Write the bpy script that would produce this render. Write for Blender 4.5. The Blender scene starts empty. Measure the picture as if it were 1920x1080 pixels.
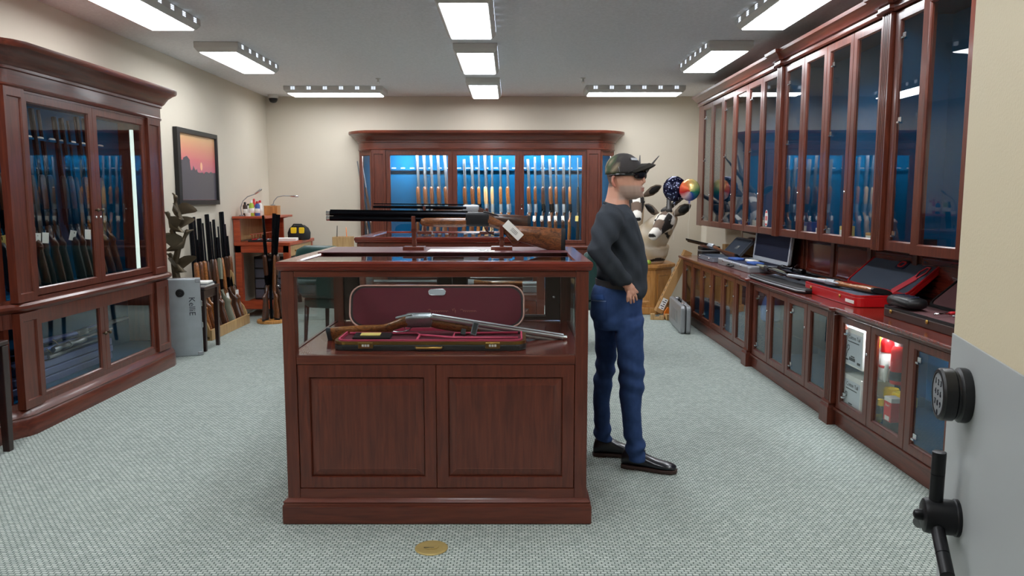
import bpy, bmesh, math, random
from mathutils import Matrix, Vector, Euler
from math import pi, sin, cos, radians as R
random.seed(7)
SC = bpy.context.scene
COL = SC.collection
# ------------------------------------------------------------------ camera, world, exposure
FPX, CAMH, VPX = 1442.0, 1.43, 957.0
TILT = math.atan(166 / FPX)
cam = bpy.data.cameras.new('camera'); cam.sensor_width = 36; cam.lens = FPX / 1920 * 36
cam.shift_x = (960 - VPX) / 1920; cam.clip_start = .05
cam_o = bpy.data.objects.new('camera', cam); COL.objects.link(cam_o)
cam_o.location = (0, 0, CAMH); cam_o.rotation_euler = (pi / 2 - TILT, 0, 0)
SC.camera = cam_o
w = bpy.data.worlds.new('world'); SC.world = w; w.use_nodes = True
w.node_tree.nodes['Background'].inputs[0].default_value = (.82, .9, 1, 1)
w.node_tree.nodes['Background'].inputs[1].default_value = .55
SC.view_settings.view_transform = 'Standard'; SC.view_settings.look = 'None'
SC.view_settings.gamma = 1; SC.view_settings.use_curve_mapping = False
SC.view_settings.exposure = 0.5
SC.cycles.transparent_max_bounces = 32
SC.cycles.max_bounces = 10
SC.cycles.caustics_reflective = False; SC.cycles.caustics_refractive = False
LIGHT_STRENGTH = 13.0

# ------------------------------------------------------------------ pixel -> place (distance from the surface touched)
_c, _s = math.cos(TILT), math.sin(TILT)
def _ray(x, y):
    u = (x - VPX) / FPX; v = (540 - y) / FPX
    return (u, _c + v * _s, -_s + v * _c)
def atz(x, y, z):
    r = _ray(x, y); t = (z - CAMH) / r[2]; return Vector((r[0] * t, r[1] * t, z))
def aty(x, y, Y):
    r = _ray(x, y); t = Y / r[1]; return Vector((r[0] * t, Y, CAMH + r[2] * t))
def atx(x, y, X):
    r = _ray(x, y); t = X / r[0]; return Vector((X, r[1] * t, CAMH + r[2] * t))

# ------------------------------------------------------------------ mesh builder
class MB:
    def __init__(s): s.v = []; s.f = []
    def add(s, vs, fs):
        n = len(s.v); s.v += [tuple(p) for p in vs]; s.f += [tuple(i + n for i in f) for f in fs]; return s
    def box(s, x0, x1, y0, y1, z0, z1):
        return s.add([(x0,y0,z0),(x1,y0,z0),(x1,y1,z0),(x0,y1,z0),(x0,y0,z1),(x1,y0,z1),(x1,y1,z1),(x0,y1,z1)],
                     [(0,3,2,1),(4,5,6,7),(0,1,5,4),(1,2,6,5),(2,3,7,6),(3,0,4,7)])
    def obox(s, M, hx, hy, hz):
        M = Matrix(M)
        vs = [M @ Vector((a*hx, b*hy, c*hz)) for c in (-1,1) for a,b in ((-1,-1),(1,-1),(1,1),(-1,1))]
        return s.add(vs, [(0,3,2,1),(4,5,6,7),(0,1,5,4),(1,2,6,5),(2,3,7,6),(3,0,4,7)])
    def prism(s, poly, y0, y1, axis='y'):
        n = len(poly)
        def P(a, b, t): return {'y': (a, t, b), 'x': (t, a, b), 'z': (a, b, t)}[axis]
        vs = [P(a, b, y0) for a, b in poly] + [P(a, b, y1) for a, b in poly]
        return s.add(vs, [tuple(range(n)), tuple(range(2*n-1, n-1, -1))] + [(i, (i+1) % n, n+(i+1) % n, n+i) for i in range(n)])
    def loft(s, rings, cap=True, closed=True):
        n = len(rings[0]); vs = [p for r in rings for p in r]; fs = []
        for k in range(len(rings)-1):
            for i in range(n if closed else n-1):
                j = (i+1) % n; fs.append((k*n+i, k*n+j, (k+1)*n+j, (k+1)*n+i))
        if cap: fs += [tuple(range(n-1, -1, -1)), tuple(range((len(rings)-1)*n, len(rings)*n))]
        return s.add(vs, fs)
    def tube(s, pts, rad, n=8, cap=True, flat=1.0, closed=False):
        pts = [Vector(p) for p in pts]; m = len(pts)
        if not hasattr(rad, '__len__'): rad = [rad]*m
        up = None; rings = []
        for i, p in enumerate(pts):
            if closed: d = pts[(i+1) % m] - pts[i-1]
            else: d = pts[min(i+1, m-1)] - pts[max(i-1, 0)]
            d = d.normalized() if d.length > 1e-9 else Vector((0,0,1))
            if up is None: up = Vector((0,0,1)) if abs(d.z) < .9 else Vector((0,1,0))
            a = d.cross(up)
            if a.length < 1e-6: a = d.orthogonal()
            a.normalize(); b = a.cross(d).normalized(); up = b
            rings.append([p + (a*cos(2*pi*k/n) + b*sin(2*pi*k/n)*flat)*rad[i] for k in range(n)])
        if closed: rings.append(rings[0]); cap = False
        return s.loft(rings, cap)
    def lathe(s, prof, n=16, c=(0,0,0), axis='z'):
        rings = []
        for r, z in prof:
            ring = []
            for k in range(n):
                a = 2*pi*k/n; p = (r*cos(a), r*sin(a), z)
                if axis == 'y': p = (r*cos(a), z, r*sin(a))
                if axis == 'x': p = (z, r*cos(a), r*sin(a))
                ring.append((p[0]+c[0], p[1]+c[1], p[2]+c[2]))
            rings.append(ring)
        return s.loft(rings)
    def cyl(s, c, r, z0, z1, n=12, axis='z'): return s.lathe([(r, z0), (r, z1)], n, c, axis)
    def rects(s, loops, close=False, cap0=True, cap1=True):
        """concentric rectangles (x0,x1,z0,z1,y) joined one to the next"""
        rings = [[(a,y,c),(b,y,c),(b,y,d),(a,y,d)] for a,b,c,d,y in loops]
        if close: rings.append(rings[0]); return s.loft(rings, cap=False)
        s.loft(rings, cap=False); k = len(s.v) - 4*len(rings)
        if cap0: s.f.append((k, k+1, k+2, k+3))
        if cap1: k = len(s.v)-4; s.f.append((k, k+1, k+2, k+3))
        return s
    def sweep(s, path, prof):
        """profile (outward, z) swept along a plan path; outward is to the right of travel"""
        P = [Vector(p) for p in path]; m = len(P); rings = []
        for i in range(m):
            d0 = (P[i]-P[i-1]).normalized() if i else None; d1 = (P[i+1]-P[i]).normalized() if i < m-1 else None
            n0 = Vector((d0.y, -d0.x)) if d0 else None; n1 = Vector((d1.y, -d1.x)) if d1 else None
            if n0 is None: nn = n1
            elif n1 is None: nn = n0
            else:
                nn = (n0+n1).normalized(); nn = nn / max(.3, nn.dot(n0))
            rings.append([(P[i].x+nn.x*o, P[i].y+nn.y*o, z) for o, z in prof])
        return s.loft(rings)
    def ell(s, secs, n=12, axis='x', p=2.0):
        """superellipse sections; axis x: (x, zc, hz, hy[, yc]); axis z: (z, xc, hx, hy[, yc])"""
        rings = []
        for q in secs:
            t, c, h1, h2 = q[:4]; yc = q[4] if len(q) > 4 else 0
            ring = []
            for k in range(n):
                a = 2*pi*k/n; ca, sa = cos(a), sin(a)
                u = math.copysign(abs(ca)**(2/p), ca); v = math.copysign(abs(sa)**(2/p), sa)
                ring.append((t, yc+v*h2, c+u*h1) if axis == 'x' else (c+u*h1, yc+v*h2, t))
            rings.append(ring)
        return s.loft(rings)
    def xf(s, M):
        M = Matrix(M); s.v = [tuple(M @ Vector(p)) for p in s.v]; return s
    def mesh(s, name, smooth=False):
        me = bpy.data.meshes.new(name); me.from_pydata(s.v, [], s.f)
        bm = bmesh.new(); bm.from_mesh(me)
        bmesh.ops.recalc_face_normals(bm, faces=bm.faces[:])
        if smooth:
            for f in bm.faces: f.smooth = True
            if smooth is not True:
                for e in bm.edges:
                    if len(e.link_faces) == 2 and e.calc_face_angle(0) > R(smooth): e.smooth = False
        bm.to_mesh(me); bm.free(); return me
    def build(s, name, mat, parent=None, smooth=False, bevel=0, loc=None, rot=None):
        return link(name, s.mesh(name, smooth), mat, parent, bevel, loc, rot)
def link(name, me, mat, parent=None, bevel=0, loc=None, rot=None):
    o = bpy.data.objects.new(name, me); COL.objects.link(o)
    if mat is not None and not me.materials: me.materials.append(mat)
    elif mat is not None:
        o.material_slots[0].link = 'OBJECT'; o.material_slots[0].material = mat
    if parent: o.parent = parent
    if loc: o.location = loc
    if rot: o.rotation_euler = rot
    if bevel:
        b = o.modifiers.new('bevel', 'BEVEL'); b.width = bevel; b.segments = 2; b.limit_method = 'ANGLE'; b.angle_limit = R(40)
    return o
def tag(o, label, cat, group=None):
    o['label'] = label; o['category'] = cat
    if group: o['group'] = group
    return o
def thing(name, label, cat, loc=(0,0,0), rz=0, group=None):
    o = bpy.data.objects.new(name, None); COL.objects.link(o); o.empty_display_size = .05
    o.location = loc; o.rotation_euler = (0, 0, rz)
    return tag(o, label, cat, group)
def struct(o): o['kind'] = 'structure'; return o
def lab(o, t): o['label'] = t; return o
def rotm(axis, deg): return Matrix.Rotation(R(deg), 4, axis)
def T(x, y, z): return Matrix.Translation((x, y, z))
def pose(o, origin, xdir, zdir):
    x = Vector(xdir).normalized(); z = Vector(zdir); y = z.cross(x).normalized(); z = x.cross(y)
    M = Matrix((x, y, z)).transposed().to_4x4(); M.translation = Vector(origin)
    o.matrix_world = M; return o
def arc(cx, cy, r, a0, a1, n): return [(cx+r*cos(R(a0+(a1-a0)*i/n)), cy+r*sin(R(a0+(a1-a0)*i/n))) for i in range(n+1)]
def rrect(x0, x1, y0, y1, r, n=4):
    return arc(x1-r, y1-r, r, 0, 90, n)+arc(x0+r, y1-r, r, 90, 180, n)+arc(x0+r, y0+r, r, 180, 270, n)+arc(x1-r, y0+r, r, 270, 360, n)
def ordinal(i): return ['first','second','third','fourth','fifth','sixth','seventh','eighth','ninth','tenth','eleventh','twelfth'][i]
def text_mesh(body, size, depth=.0006, align='CENTER', shear=0):
    cu = bpy.data.curves.new('lettering', 'FONT'); cu.body = body; cu.size = size; cu.extrude = depth; cu.align_x = align; cu.align_y = 'CENTER'
    cu.resolution_u = 2; cu.shear = shear
    o = bpy.data.objects.new('lettering', cu); COL.objects.link(o)
    me = bpy.data.meshes.new_from_object(o.evaluated_get(bpy.context.evaluated_depsgraph_get()))
    bpy.data.objects.remove(o); return me
def remesh(mb, voxel, smooth_it=4, name='body'):
    me = mb.mesh(name); o = bpy.data.objects.new('temporary', me); COL.objects.link(o)
    m = o.modifiers.new('r', 'REMESH'); m.mode = 'VOXEL'; m.voxel_size = voxel
    if smooth_it:
        k = o.modifiers.new('s', 'SMOOTH'); k.iterations = smooth_it; k.factor = .5
    out = bpy.data.meshes.new_from_object(o.evaluated_get(bpy.context.evaluated_depsgraph_get()))
    bpy.data.objects.remove(o)
    for p in out.polygons: p.use_smooth = True
    return out
def vcol(me, fn):
    a = me.color_attributes.new('col', 'FLOAT_COLOR', 'POINT')
    for i, v in enumerate(me.vertices):
        c = fn(v.co, v.normal); a.data[i].color = (*c, 1)

# ------------------------------------------------------------------ materials
def lin(c):
    return tuple((x/255/12.92 if x/255 <= .04045 else ((x/255+.055)/1.055)**2.4) for x in c)
def nodes(name):
    m = bpy.data.materials.new(name); m.use_nodes = True; nt = m.node_tree
    return m, nt, nt.nodes['Principled BSDF'], lambda a, b: nt.links.new(a, b)
def plain(name, rgb, rough=.5, metal=0, noise=0, scale=30, bump=0, coat=0, emit=0, spec=None, rnd=0):
    m, nt, b, L = nodes(name); c = lin(rgb)
    b.inputs['Base Color'].default_value = (*c, 1); b.inputs['Roughness'].default_value = rough; b.inputs['Metallic'].default_value = metal
    b.inputs['Coat Weight'].default_value = coat
    if spec is not None: b.inputs['Specular IOR Level'].default_value = spec
    if noise or bump:
        tc = nt.nodes.new('ShaderNodeTexCoord'); nz = nt.nodes.new('ShaderNodeTexNoise'); nz.inputs['Scale'].default_value = scale; nz.inputs['Detail'].default_value = 4
        L(tc.outputs['Object'], nz.inputs['Vector'])
        if noise:
            mx = nt.nodes.new('ShaderNodeMix'); mx.data_type = 'RGBA'
            mx.inputs[6].default_value = (*[x*(1-noise) for x in c], 1); mx.inputs[7].default_value = (*[min(1, x*(1+noise)) for x in c], 1)
            L(nz.outputs[0], mx.inputs[0]); L(mx.outputs[2], b.inputs['Base Color'])
        if bump:
            bp = nt.nodes.new('ShaderNodeBump'); bp.inputs['Strength'].default_value = bump; bp.inputs['Distance'].default_value = .003
            L(nz.outputs[0], bp.inputs['Height']); L(bp.outputs[0], b.inputs['Normal'])
    if emit:
        b.inputs['Emission Color'].default_value = (*c, 1); b.inputs['Emission Strength'].default_value = emit
    return m
def wood(name, dark, light, rough=.35, sc=(14, 14, 1.2), coat=.25, contrast=1.0, figure=0):
    m, nt, b, L = nodes(name)
    tc = nt.nodes.new('ShaderNodeTexCoord'); mp = nt.nodes.new('ShaderNodeMapping'); mp.inputs['Scale'].default_value = sc
    nz = nt.nodes.new('ShaderNodeTexNoise'); nz.inputs['Scale'].default_value = 4; nz.inputs['Detail'].default_value = 6; nz.inputs['Distortion'].default_value = .6+figure
    oi = nt.nodes.new('ShaderNodeObjectInfo'); ad = nt.nodes.new('ShaderNodeVectorMath'); ad.operation = 'ADD'
    ml = nt.nodes.new('ShaderNodeMath'); ml.operation = 'MULTIPLY'; ml.inputs[1].default_value = 9
    L(oi.outputs['Random'], ml.inputs[0]); L(tc.outputs['Object'], ad.inputs[0]); L(ml.outputs[0], ad.inputs[1])
    L(ad.outputs[0], mp.inputs['Vector']); L(mp.outputs[0], nz.inputs['Vector'])
    cr = nt.nodes.new('ShaderNodeValToRGB'); e = cr.color_ramp.elements
    e[0].position = .5-.2*contrast; e[0].color = (*lin(dark), 1); e[1].position = .5+.2*contrast; e[1].color = (*lin(light), 1)
    L(nz.outputs[0], cr.inputs[0]); L(cr.outputs[0], b.inputs['Base Color'])
    b.inputs['Roughness'].default_value = rough; b.inputs['Coat Weight'].default_value = coat; b.inputs['Coat Roughness'].default_value = .12
    return m
def glassmat(name, tint=(1, 1, 1), base=.04):
    m = bpy.data.materials.new(name); m.use_nodes = True; nt = m.node_tree; nt.nodes.remove(nt.nodes['Principled BSDF']); L = nt.links.new
    out = nt.nodes['Material Output']; tr = nt.nodes.new('ShaderNodeBsdfTransparent'); tr.inputs[0].default_value = (*tint, 1)
    gl = nt.nodes.new('ShaderNodeBsdfGlossy'); gl.inputs['Roughness'].default_value = .0
    ge = nt.nodes.new('ShaderNodeNewGeometry'); d = nt.nodes.new('ShaderNodeVectorMath'); d.operation = 'DOT_PRODUCT'
    L(ge.outputs['Normal'], d.inputs[0]); L(ge.outputs['Incoming'], d.inputs[1])
    def M(op, a, b=None):
        n = nt.nodes.new('ShaderNodeMath'); n.operation = op
        for i, q in enumerate((a, b)):
            if isinstance(q, (int, float)): n.inputs[i].default_value = q
            elif q is not None: L(q, n.inputs[i])
        return n.outputs[0]
    f = M('ADD', M('MULTIPLY', M('POWER', M('SUBTRACT', 1.0, M('ABSOLUTE', d.outputs['Value'])), 5.0), 1-base), base)
    mx = nt.nodes.new('ShaderNodeMixShader'); L(f, mx.inputs[0]); L(tr.outputs[0], mx.inputs[1]); L(gl.outputs[0], mx.inputs[2]); L(mx.outputs[0], out.inputs[0])
    return m
def vmat(name, rough=.7, bump=0, scale=60):
    m, nt, b, L = nodes(name); a = nt.nodes.new('ShaderNodeVertexColor'); a.layer_name = 'col'; L(a.outputs[0], b.inputs['Base Color']); b.inputs['Roughness'].default_value = rough
    if bump:
        tc = nt.nodes.new('ShaderNodeTexCoord'); nz = nt.nodes.new('ShaderNodeTexNoise'); nz.inputs['Scale'].default_value = scale; L(tc.outputs['Object'], nz.inputs['Vector'])
        bp = nt.nodes.new('ShaderNodeBump'); bp.inputs['Strength'].default_value = bump; bp.inputs['Distance'].default_value = .004; L(nz.outputs[0], bp.inputs['Height']); L(bp.outputs[0], b.inputs['Normal'])
    return m
def carpet_mat():
    m, nt, b, L = nodes('carpet'); tc = nt.nodes.new('ShaderNodeTexCoord')
    nz = nt.nodes.new('ShaderNodeTexNoise'); nz.inputs['Scale'].default_value = 60; L(tc.outputs['Object'], nz.inputs['Vector'])
    va = nt.nodes.new('ShaderNodeVectorMath'); va.operation = 'MULTIPLY_ADD'; va.inputs[1].default_value = (.006, .006, 0); L(nz.outputs[1], va.inputs[0]); L(tc.outputs['Object'], va.inputs[2])
    br = nt.nodes.new('ShaderNodeTexBrick'); br.inputs['Scale'].default_value = 1; br.inputs['Brick Width'].default_value = .026; br.inputs['Row Height'].default_value = .016
    br.inputs['Mortar Size'].default_value = .0032; br.inputs['Mortar Smooth'].default_value = .6; br.inputs['Bias'].default_value = 0
    br.inputs['Color1'].default_value = (*lin((204, 213, 206)), 1); br.inputs['Color2'].default_value = (*lin((178, 188, 181)), 1); br.inputs['Mortar'].default_value = (*lin((108, 119, 113)), 1)
    L(va.outputs[0], br.inputs['Vector'])
    n2 = nt.nodes.new('ShaderNodeTexNoise'); n2.inputs['Scale'].default_value = 2.2; n2.inputs['Detail'].default_value = 3; L(tc.outputs['Object'], n2.inputs['Vector'])
    mx = nt.nodes.new('ShaderNodeMix'); mx.data_type = 'RGBA'; mx.blend_type = 'MULTIPLY'; mx.inputs[0].default_value = .12
    L(br.outputs[0], mx.inputs[6]); L(n2.outputs[0], mx.inputs[7]); L(mx.outputs[2], b.inputs['Base Color'])
    b.inputs['Roughness'].default_value = .95; b.inputs['Specular IOR Level'].default_value = .1
    bp = nt.nodes.new('ShaderNodeBump'); bp.inputs['Strength'].default_value = .6; bp.inputs['Distance'].default_value = .004; bp.invert = True; L(br.outputs[1], bp.inputs['Height']); L(bp.outputs[0], b.inputs['Normal'])
    return m
M_ = {}
M_['carpet'] = carpet_mat()
M_['wall'] = plain('wall_paint', (208, 199, 182), .8, noise=.03, scale=3, bump=.12)
M_['ceiling'] = plain('ceiling_texture', (228, 229, 232), .95, noise=.16, scale=45, bump=.5)
M_['mahog'] = wood('mahogany', (78, 33, 22), (108, 50, 33), .32)
M_['mahogx'] = wood('mahogany_crosswise', (78, 33, 22), (108, 50, 33), .32, sc=(1.2, 14, 14))
M_['mahogtop'] = wood('mahogany_polished', (84, 28, 20), (122, 48, 34), .2, sc=(1.2, 14, 14), coat=.5)
M_['cherry'] = wood('cherry_bench', (150, 56, 30), (188, 82, 44), .4, sc=(1.2, 14, 14))
M_['oak'] = wood('oak', (170, 112, 52), (206, 150, 84), .4)
M_['pine'] = wood('pale_pine', (166, 128, 82), (198, 164, 112), .5)
M_['darkwood'] = wood('espresso_wood', (34, 18, 16), (52, 28, 24), .35)
M_['walnut'] = wood('walnut_stock', (58, 30, 17), (140, 84, 46), .28, sc=(5, 14, 14), coat=.5, figure=2.5)
M_['walnut2'] = wood('honey_walnut', (84, 42, 18), (190, 120, 60), .28, sc=(5, 14, 14), coat=.5, figure=2.5)
M_['walnut3'] = wood('dark_walnut', (40, 22, 15), (84, 48, 30), .3, sc=(2.5, 12, 12), coat=.4, figure=1)
M_['blond'] = wood('blond_maple', (190, 146, 92), (224, 188, 138), .3, sc=(2.5, 12, 12), coat=.4)
M_['greystock'] = plain('grey_green_stock', (120, 122, 104), .6, noise=.1)
M_['blackstock'] = plain('black_stock', (26, 24, 25), .45)
M_['blued'] = plain('blued_steel', (22, 24, 30), .22, .85)
M_['steel'] = plain('polished_steel', (204, 208, 214), .34, .75)
M_['engraved'] = plain('engraved_receiver', (172, 177, 184), .38, .75, noise=.35, scale=220, bump=.3)
M_['rubber'] = plain('black_rubber', (18, 18, 20), .6)
M_['padgrey'] = plain('slate_recoil_pad', (52, 62, 72), .6)
M_['felt'] = plain('blue_felt', (10, 82, 124), .95, noise=.08, scale=80, spec=.1)
M_['glass'] = glassmat('clear_glass', (.96, .98, .97))
M_['shelfglass'] = glassmat('shelf_glass', (.85, .95, .92), .05)
M_['diffuser'] = plain('light_diffuser', (246, 250, 255), .5, emit=LIGHT_STRENGTH)
M_['led'] = plain('cabinet_light', (235, 245, 255), .5, emit=5)
M_['ledlow'] = plain('dim_light_strip', (225, 240, 232), .5, emit=.7)
M_['ledback'] = plain('back_cabinet_light', (235, 245, 255), .5, emit=230)
M_['ledfar'] = plain('far_cabinet_light', (235, 245, 255), .5, emit=110)
M_['fixture'] = plain('fixture_white', (205, 203, 198), .5)
M_['brass'] = plain('brass', (176, 138, 72), .3, 1, noise=.1)
M_['palebrass'] = plain('worn_brass', (190, 168, 108), .5, .5, noise=.12)
M_['chrome'] = plain('chrome', (214, 214, 216), .15, 1)
M_['white'] = plain('white_card', (236, 234, 228), .6)
M_['paper'] = plain('paper', (240, 240, 236), .8)
M_['ink'] = plain('ink', (30, 32, 44), .7)
M_['yellowtag'] = plain('yellow_card', (232, 206, 120), .7)
M_['black'] = plain('black_plastic', (20, 20, 22), .4)
M_['matte'] = plain('matte_black_steel', (26, 26, 29), .42, .3)
M_['silver'] = plain('silver_plastic', (150, 153, 156), .42, .4)
M_['alu'] = plain('scuffed_aluminium', (176, 184, 190), .38, .75, noise=.18, scale=9)
M_['grey'] = plain('grey_plastic', (112, 118, 128), .5)
M_['cardboard'] = plain('cardboard', (176, 134, 84), .85, noise=.06, scale=12)
M_['red'] = plain('red_plastic', (196, 22, 28), .32, coat=.3)
M_['redflat'] = plain('red_print', (206, 40, 48), .5)
M_['pink'] = plain('coral_strap', (226, 72, 84), .6)
M_['foam'] = plain('slate_lining', (72, 82, 98), .9, noise=.1, scale=120)
M_['navy'] = plain('navy_lining', (24, 32, 62), .8)
M_['burgundy'] = plain('burgundy_velvet', (92, 14, 36), .85, noise=.12, scale=20)
M_['maroon'] = plain('maroon_suede', (96, 60, 62), .9, noise=.12, scale=60)
M_['piping'] = plain('rose_piping', (196, 62, 96), .6)
M_['leather'] = plain('black_leather', (30, 26, 28), .5, bump=.2, scale=200)
M_['brownleather'] = plain('brown_leather', (60, 36, 26), .45, bump=.2, scale=200)
M_['greenleather'] = plain('green_leather', (30, 66, 62), .4, bump=.15, scale=90)
M_['bronze'] = plain('bronze', (84, 74, 58), .42, .75, noise=.25, scale=14)
M_['yellow'] = plain('yellow_plastic', (244, 202, 20), .45)
M_['limegreen'] = plain('lime_bottle', (164, 190, 60), .4)
M_['orangep'] = plain('orange_plastic', (226, 120, 30), .5)
M_['bluep'] = plain('blue_plastic', (60, 96, 170), .5)
M_['creamedge'] = plain('cream_paint', (214, 200, 170), .6, bump=.25, scale=160)
M_['lowergrey'] = plain('door_lower_grey', (174, 177, 177), .4, noise=.05, scale=2)

# ------------------------------------------------------------------ the room
XL, XR, YB, YF, ZC = -3.35, 2.66, 10.75, .45, 2.83
struct(MB().box(XL-.1, XR+.1, -2.2, YB+.1, -.1, 0).build('floor', M_['carpet']))
struct(MB().box(XL-.1, XR+.1, -2.2, YB+.1, ZC, ZC+.1).build('ceiling', M_['ceiling']))
struct(MB().box(XL-.1, XL, -2.2, YB+.1, 0, ZC).build('wall_left', M_['wall']))
struct(MB().box(XR, XR+.1, -2.2, YB+.1, 0, ZC).build('wall_right', M_['wall']))
struct(MB().box(XL, XR, YB, YB+.1, 0, ZC).build('wall_back', M_['wall']))
wf = MB().box(XL, -1.75, YF-.1, YF, 0, ZC).box(.74, XR, YF-.1, YF, 0, ZC).box(-1.75, .74, YF-.1, YF, 2.2, ZC)
struct(wf.build('wall_front', M_['wall']))
struct(MB().box(XL, XR, -2.3, -2.2, 0, ZC).build('wall_hall', M_['wall']))

# ------------------------------------------------------------------ ceiling lights (their diffusers light the room)
def fixture_meshes():
    W, Ln, D = .40, 1.23, .085
    h = MB()
    def loop(ix, iy, z): return [(-W/2+ix, -Ln/2+iy, z), (W/2-ix, -Ln/2+iy, z), (W/2-ix, Ln/2-iy, z), (-W/2+ix, Ln/2-iy, z)]
    h.loft([loop(0, 0, 0), loop(0, 0, -.05), loop(.025, .03, -D), loop(.04, .045, -D), loop(.04, .045, -.03)], cap=False); h.f.append((0,1,2,3))
    d = MB().box(-W/2+.042, W/2-.042, -Ln/2+.047, Ln/2-.047, -D-.006, -.035)
    v = MB()
    for a in (-1, 1):
        for b in range(2):
            for c in (-.013, 0, .013):
                v.box(-.026+b*.028, -.004+b*.028, -.001, .002, c-.004, c+.004)
    return h.mesh('housing'), d.mesh('diffuser'), v.mesh('vent')
FH, FD, FV = fixture_meshes()
M_['ventlit'] = plain('vent_glow', (240, 244, 250), .5, emit=.22)
lights = [(-2.63, 5.62, 0, 'nearest on the left, cut by the top edge'), (-2.63, 7.68, 0, 'second back along the left wall'),
          (-2.2, 9.95, 1, 'lying crosswise near the far wall, left one'), (-.32, 5.95, 0, 'nearest of the middle row, cut by the top edge'),
          (-.32, 7.74, 0, 'second of the middle row'), (-.32, 9.72, 0, 'farthest and smallest of the middle row'),
          (1.55, 9.9, 1, 'lying crosswise near the far wall, right one'), (1.96, 7.63, 0, 'over the right wall cabinets, farther one'),
          (1.96, 5.6, 0, 'nearest on the right, cut by the top edge')]
lights += [(x, y, 0, '%s, overhead %s' % (a, b)) for x, a in ((-2.63, 'left row'), (-.32, 'middle row'), (1.96, 'right row')) for y, b in ((3.55, 'beside the nearest showcase'), (1.5, 'just inside the doorway'))]
for x, y, r, t in lights:
    o = thing('ceiling_light', 'white boxed fluorescent ceiling light, ' + t, 'light', (x, y, ZC), pi/2*r, 'fluorescent ceiling lights')
    link('housing', FH, M_['fixture'], o, .006); link('diffuser', FD, M_['diffuser'], o)
    for sx in (-1, 1):
        for k in range(6):
            link('vent', FV, M_['ventlit'], o, loc=(sx*.2002, -.5+k*.2, -.027), rot=(0, 0, -sx*pi/2))
for px, py, t in ((709, 147, 'above the far left of the room'), (1093, 146, 'beside the right crosswise light')):
    p = atz(px, py, ZC); o = thing('fire_sprinkler', 'tiny chrome fire sprinkler head on the ceiling, ' + t, 'sprinkler', p)
    MB().lathe([(.03, 0), (.03, -.006), (.012, -.01), (.009, -.04)], 12).build('stem', M_['fixture'], o, True)
    MB().lathe([(.02, -.052), (.02, -.055)], 12).tube([(-.012,0,-.03),(-.015,0,-.045),(-.006,0,-.053)], .002, 6).tube([(.012,0,-.03),(.015,0,-.045),(.006,0,-.053)], .002, 6).build('deflector', M_['chrome'], o)
o = thing('security_camera', 'small white dome security camera in the far left ceiling corner', 'camera', (-3.2, 10.6, ZC))
MB().lathe([(.07, 0), (.07, -.03), (.06, -.045)], 20).build('base', M_['fixture'], o, 40)
MB().lathe([(.058, -.045), (.055, -.07), (.04, -.095), (.015, -.105)], 20).build('dome', M_['black'], o, True)
# ------------------------------------------------------------------ cabinet joinery
def frame_loops(w, h, st, rt, rb, t):
    i = (st, w-st, rb, h-rt)
    return [(0, w, 0, h, t), (0, w, 0, h, .003), (.003, w-.003, .003, h-.003, 0), (i[0]-.008, i[1]+.008, i[2]-.008, i[3]+.008, 0), (i[0]-.006, i[1]+.006, i[2]-.006, i[3]+.006, .004), (*i, .010), (*i, t)]
KNOB = MB().lathe([(.005, 0), (.005, -.010), (.011, -.016), (.013, -.022), (.010, -.028), (.003, -.031)], 12, axis='y').mesh('knob', True)
CATCH = MB().lathe([(.009, 0), (.009, -.006), (.004, -.009)], 10, axis='y').mesh('catch', True)
HINGE = MB().box(-.02, .02, .010, .016, -.014, .014).box(-.012, .012, -.001, .010, -.020, -.010).mesh('hinge')
_dm = {}
def door(parent, x0, z0, w, h, st=.055, rt=.06, rb=.07, t=.024, mat=None, knob=None, catch=None, hinges=(), rot=0, y=0, glass='glass'):
    key = (round(w, 3), round(h, 3), st, rt, rb)
    if key not in _dm:
        _dm[key] = (MB().rects(frame_loops(w, h, st, rt, rb, t), close=True).mesh('door'),
                    MB().box(st-.004, w-st+.004, .0115, .0155, rb-.004, h-rt+.004).mesh('pane'))
    d = link('door', _dm[key][0], mat or M_['mahog'], parent, loc=(x0, y, z0), rot=(0, 0, rot) if rot else None)
    if glass: link('pane', _dm[key][1], M_[glass], d)
    if knob: link('knob', KNOB, M_['bronze'], d, loc=(knob[0], 0, knob[1]))
    if catch: link('catch', CATCH, M_['chrome'], d, loc=(catch[0], 0, catch[1]))
    for hx, hz in hinges: link('hinge', HINGE, M_['chrome'], d, loc=(hx, 0, hz))
    return d
def pilaster(parent, x0, x1, z0, z1, y=0, proud=.018, flutes=0, panel=True):
    mb = MB()
    if flutes:
        n = flutes; w = x1-x0; pts = [(x0, y+.03), (x0, y-proud), (x0+.014, y-proud)]
        fw = (w-.028)/n
        for k in range(n):
            a = x0+.014+k*fw
            pts += [(a+fw*.18, y-proud), (a+fw*.3, y-proud+.006), (a+fw*.5, y-proud+.009), (a+fw*.7, y-proud+.006), (a+fw*.82, y-proud)]
        pts += [(x1-.014, y-proud), (x1, y-proud), (x1, y+.03)]
        mb.prism(pts, z0, z1, 'z')
    else:
        m = .028
        mb.rects([(x0, x1, z0, z1, y+.03), (x0, x1, z0, z1, y-proud), (x0+m, x1-m, z0+.05, z1-.05, y-proud), (x0+m+.004, x1-m-.004, z0+.055, z1-.055, y-proud+.010)])
    return mb.build('pilaster', M_['mahog'], parent)
BASE_P = [(-.03, 0), (.035, 0), (.035, .10), (.027, .112), (.030, .122), (.018, .142), (.006, .158), (0, .165), (-.03, .165)]
WAIST_P = [(-.03, .752), (.004, .752), (.02, .762), (.036, .778), (.036, .795), (.022, .808), (-.03, .812)]
FRIEZE_P = [(-.03, 2.085), (.012, 2.085), (.018, 2.098), (.010, 2.108), (.010, 2.185), (.02, 2.19), (-.03, 2.19)]
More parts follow.
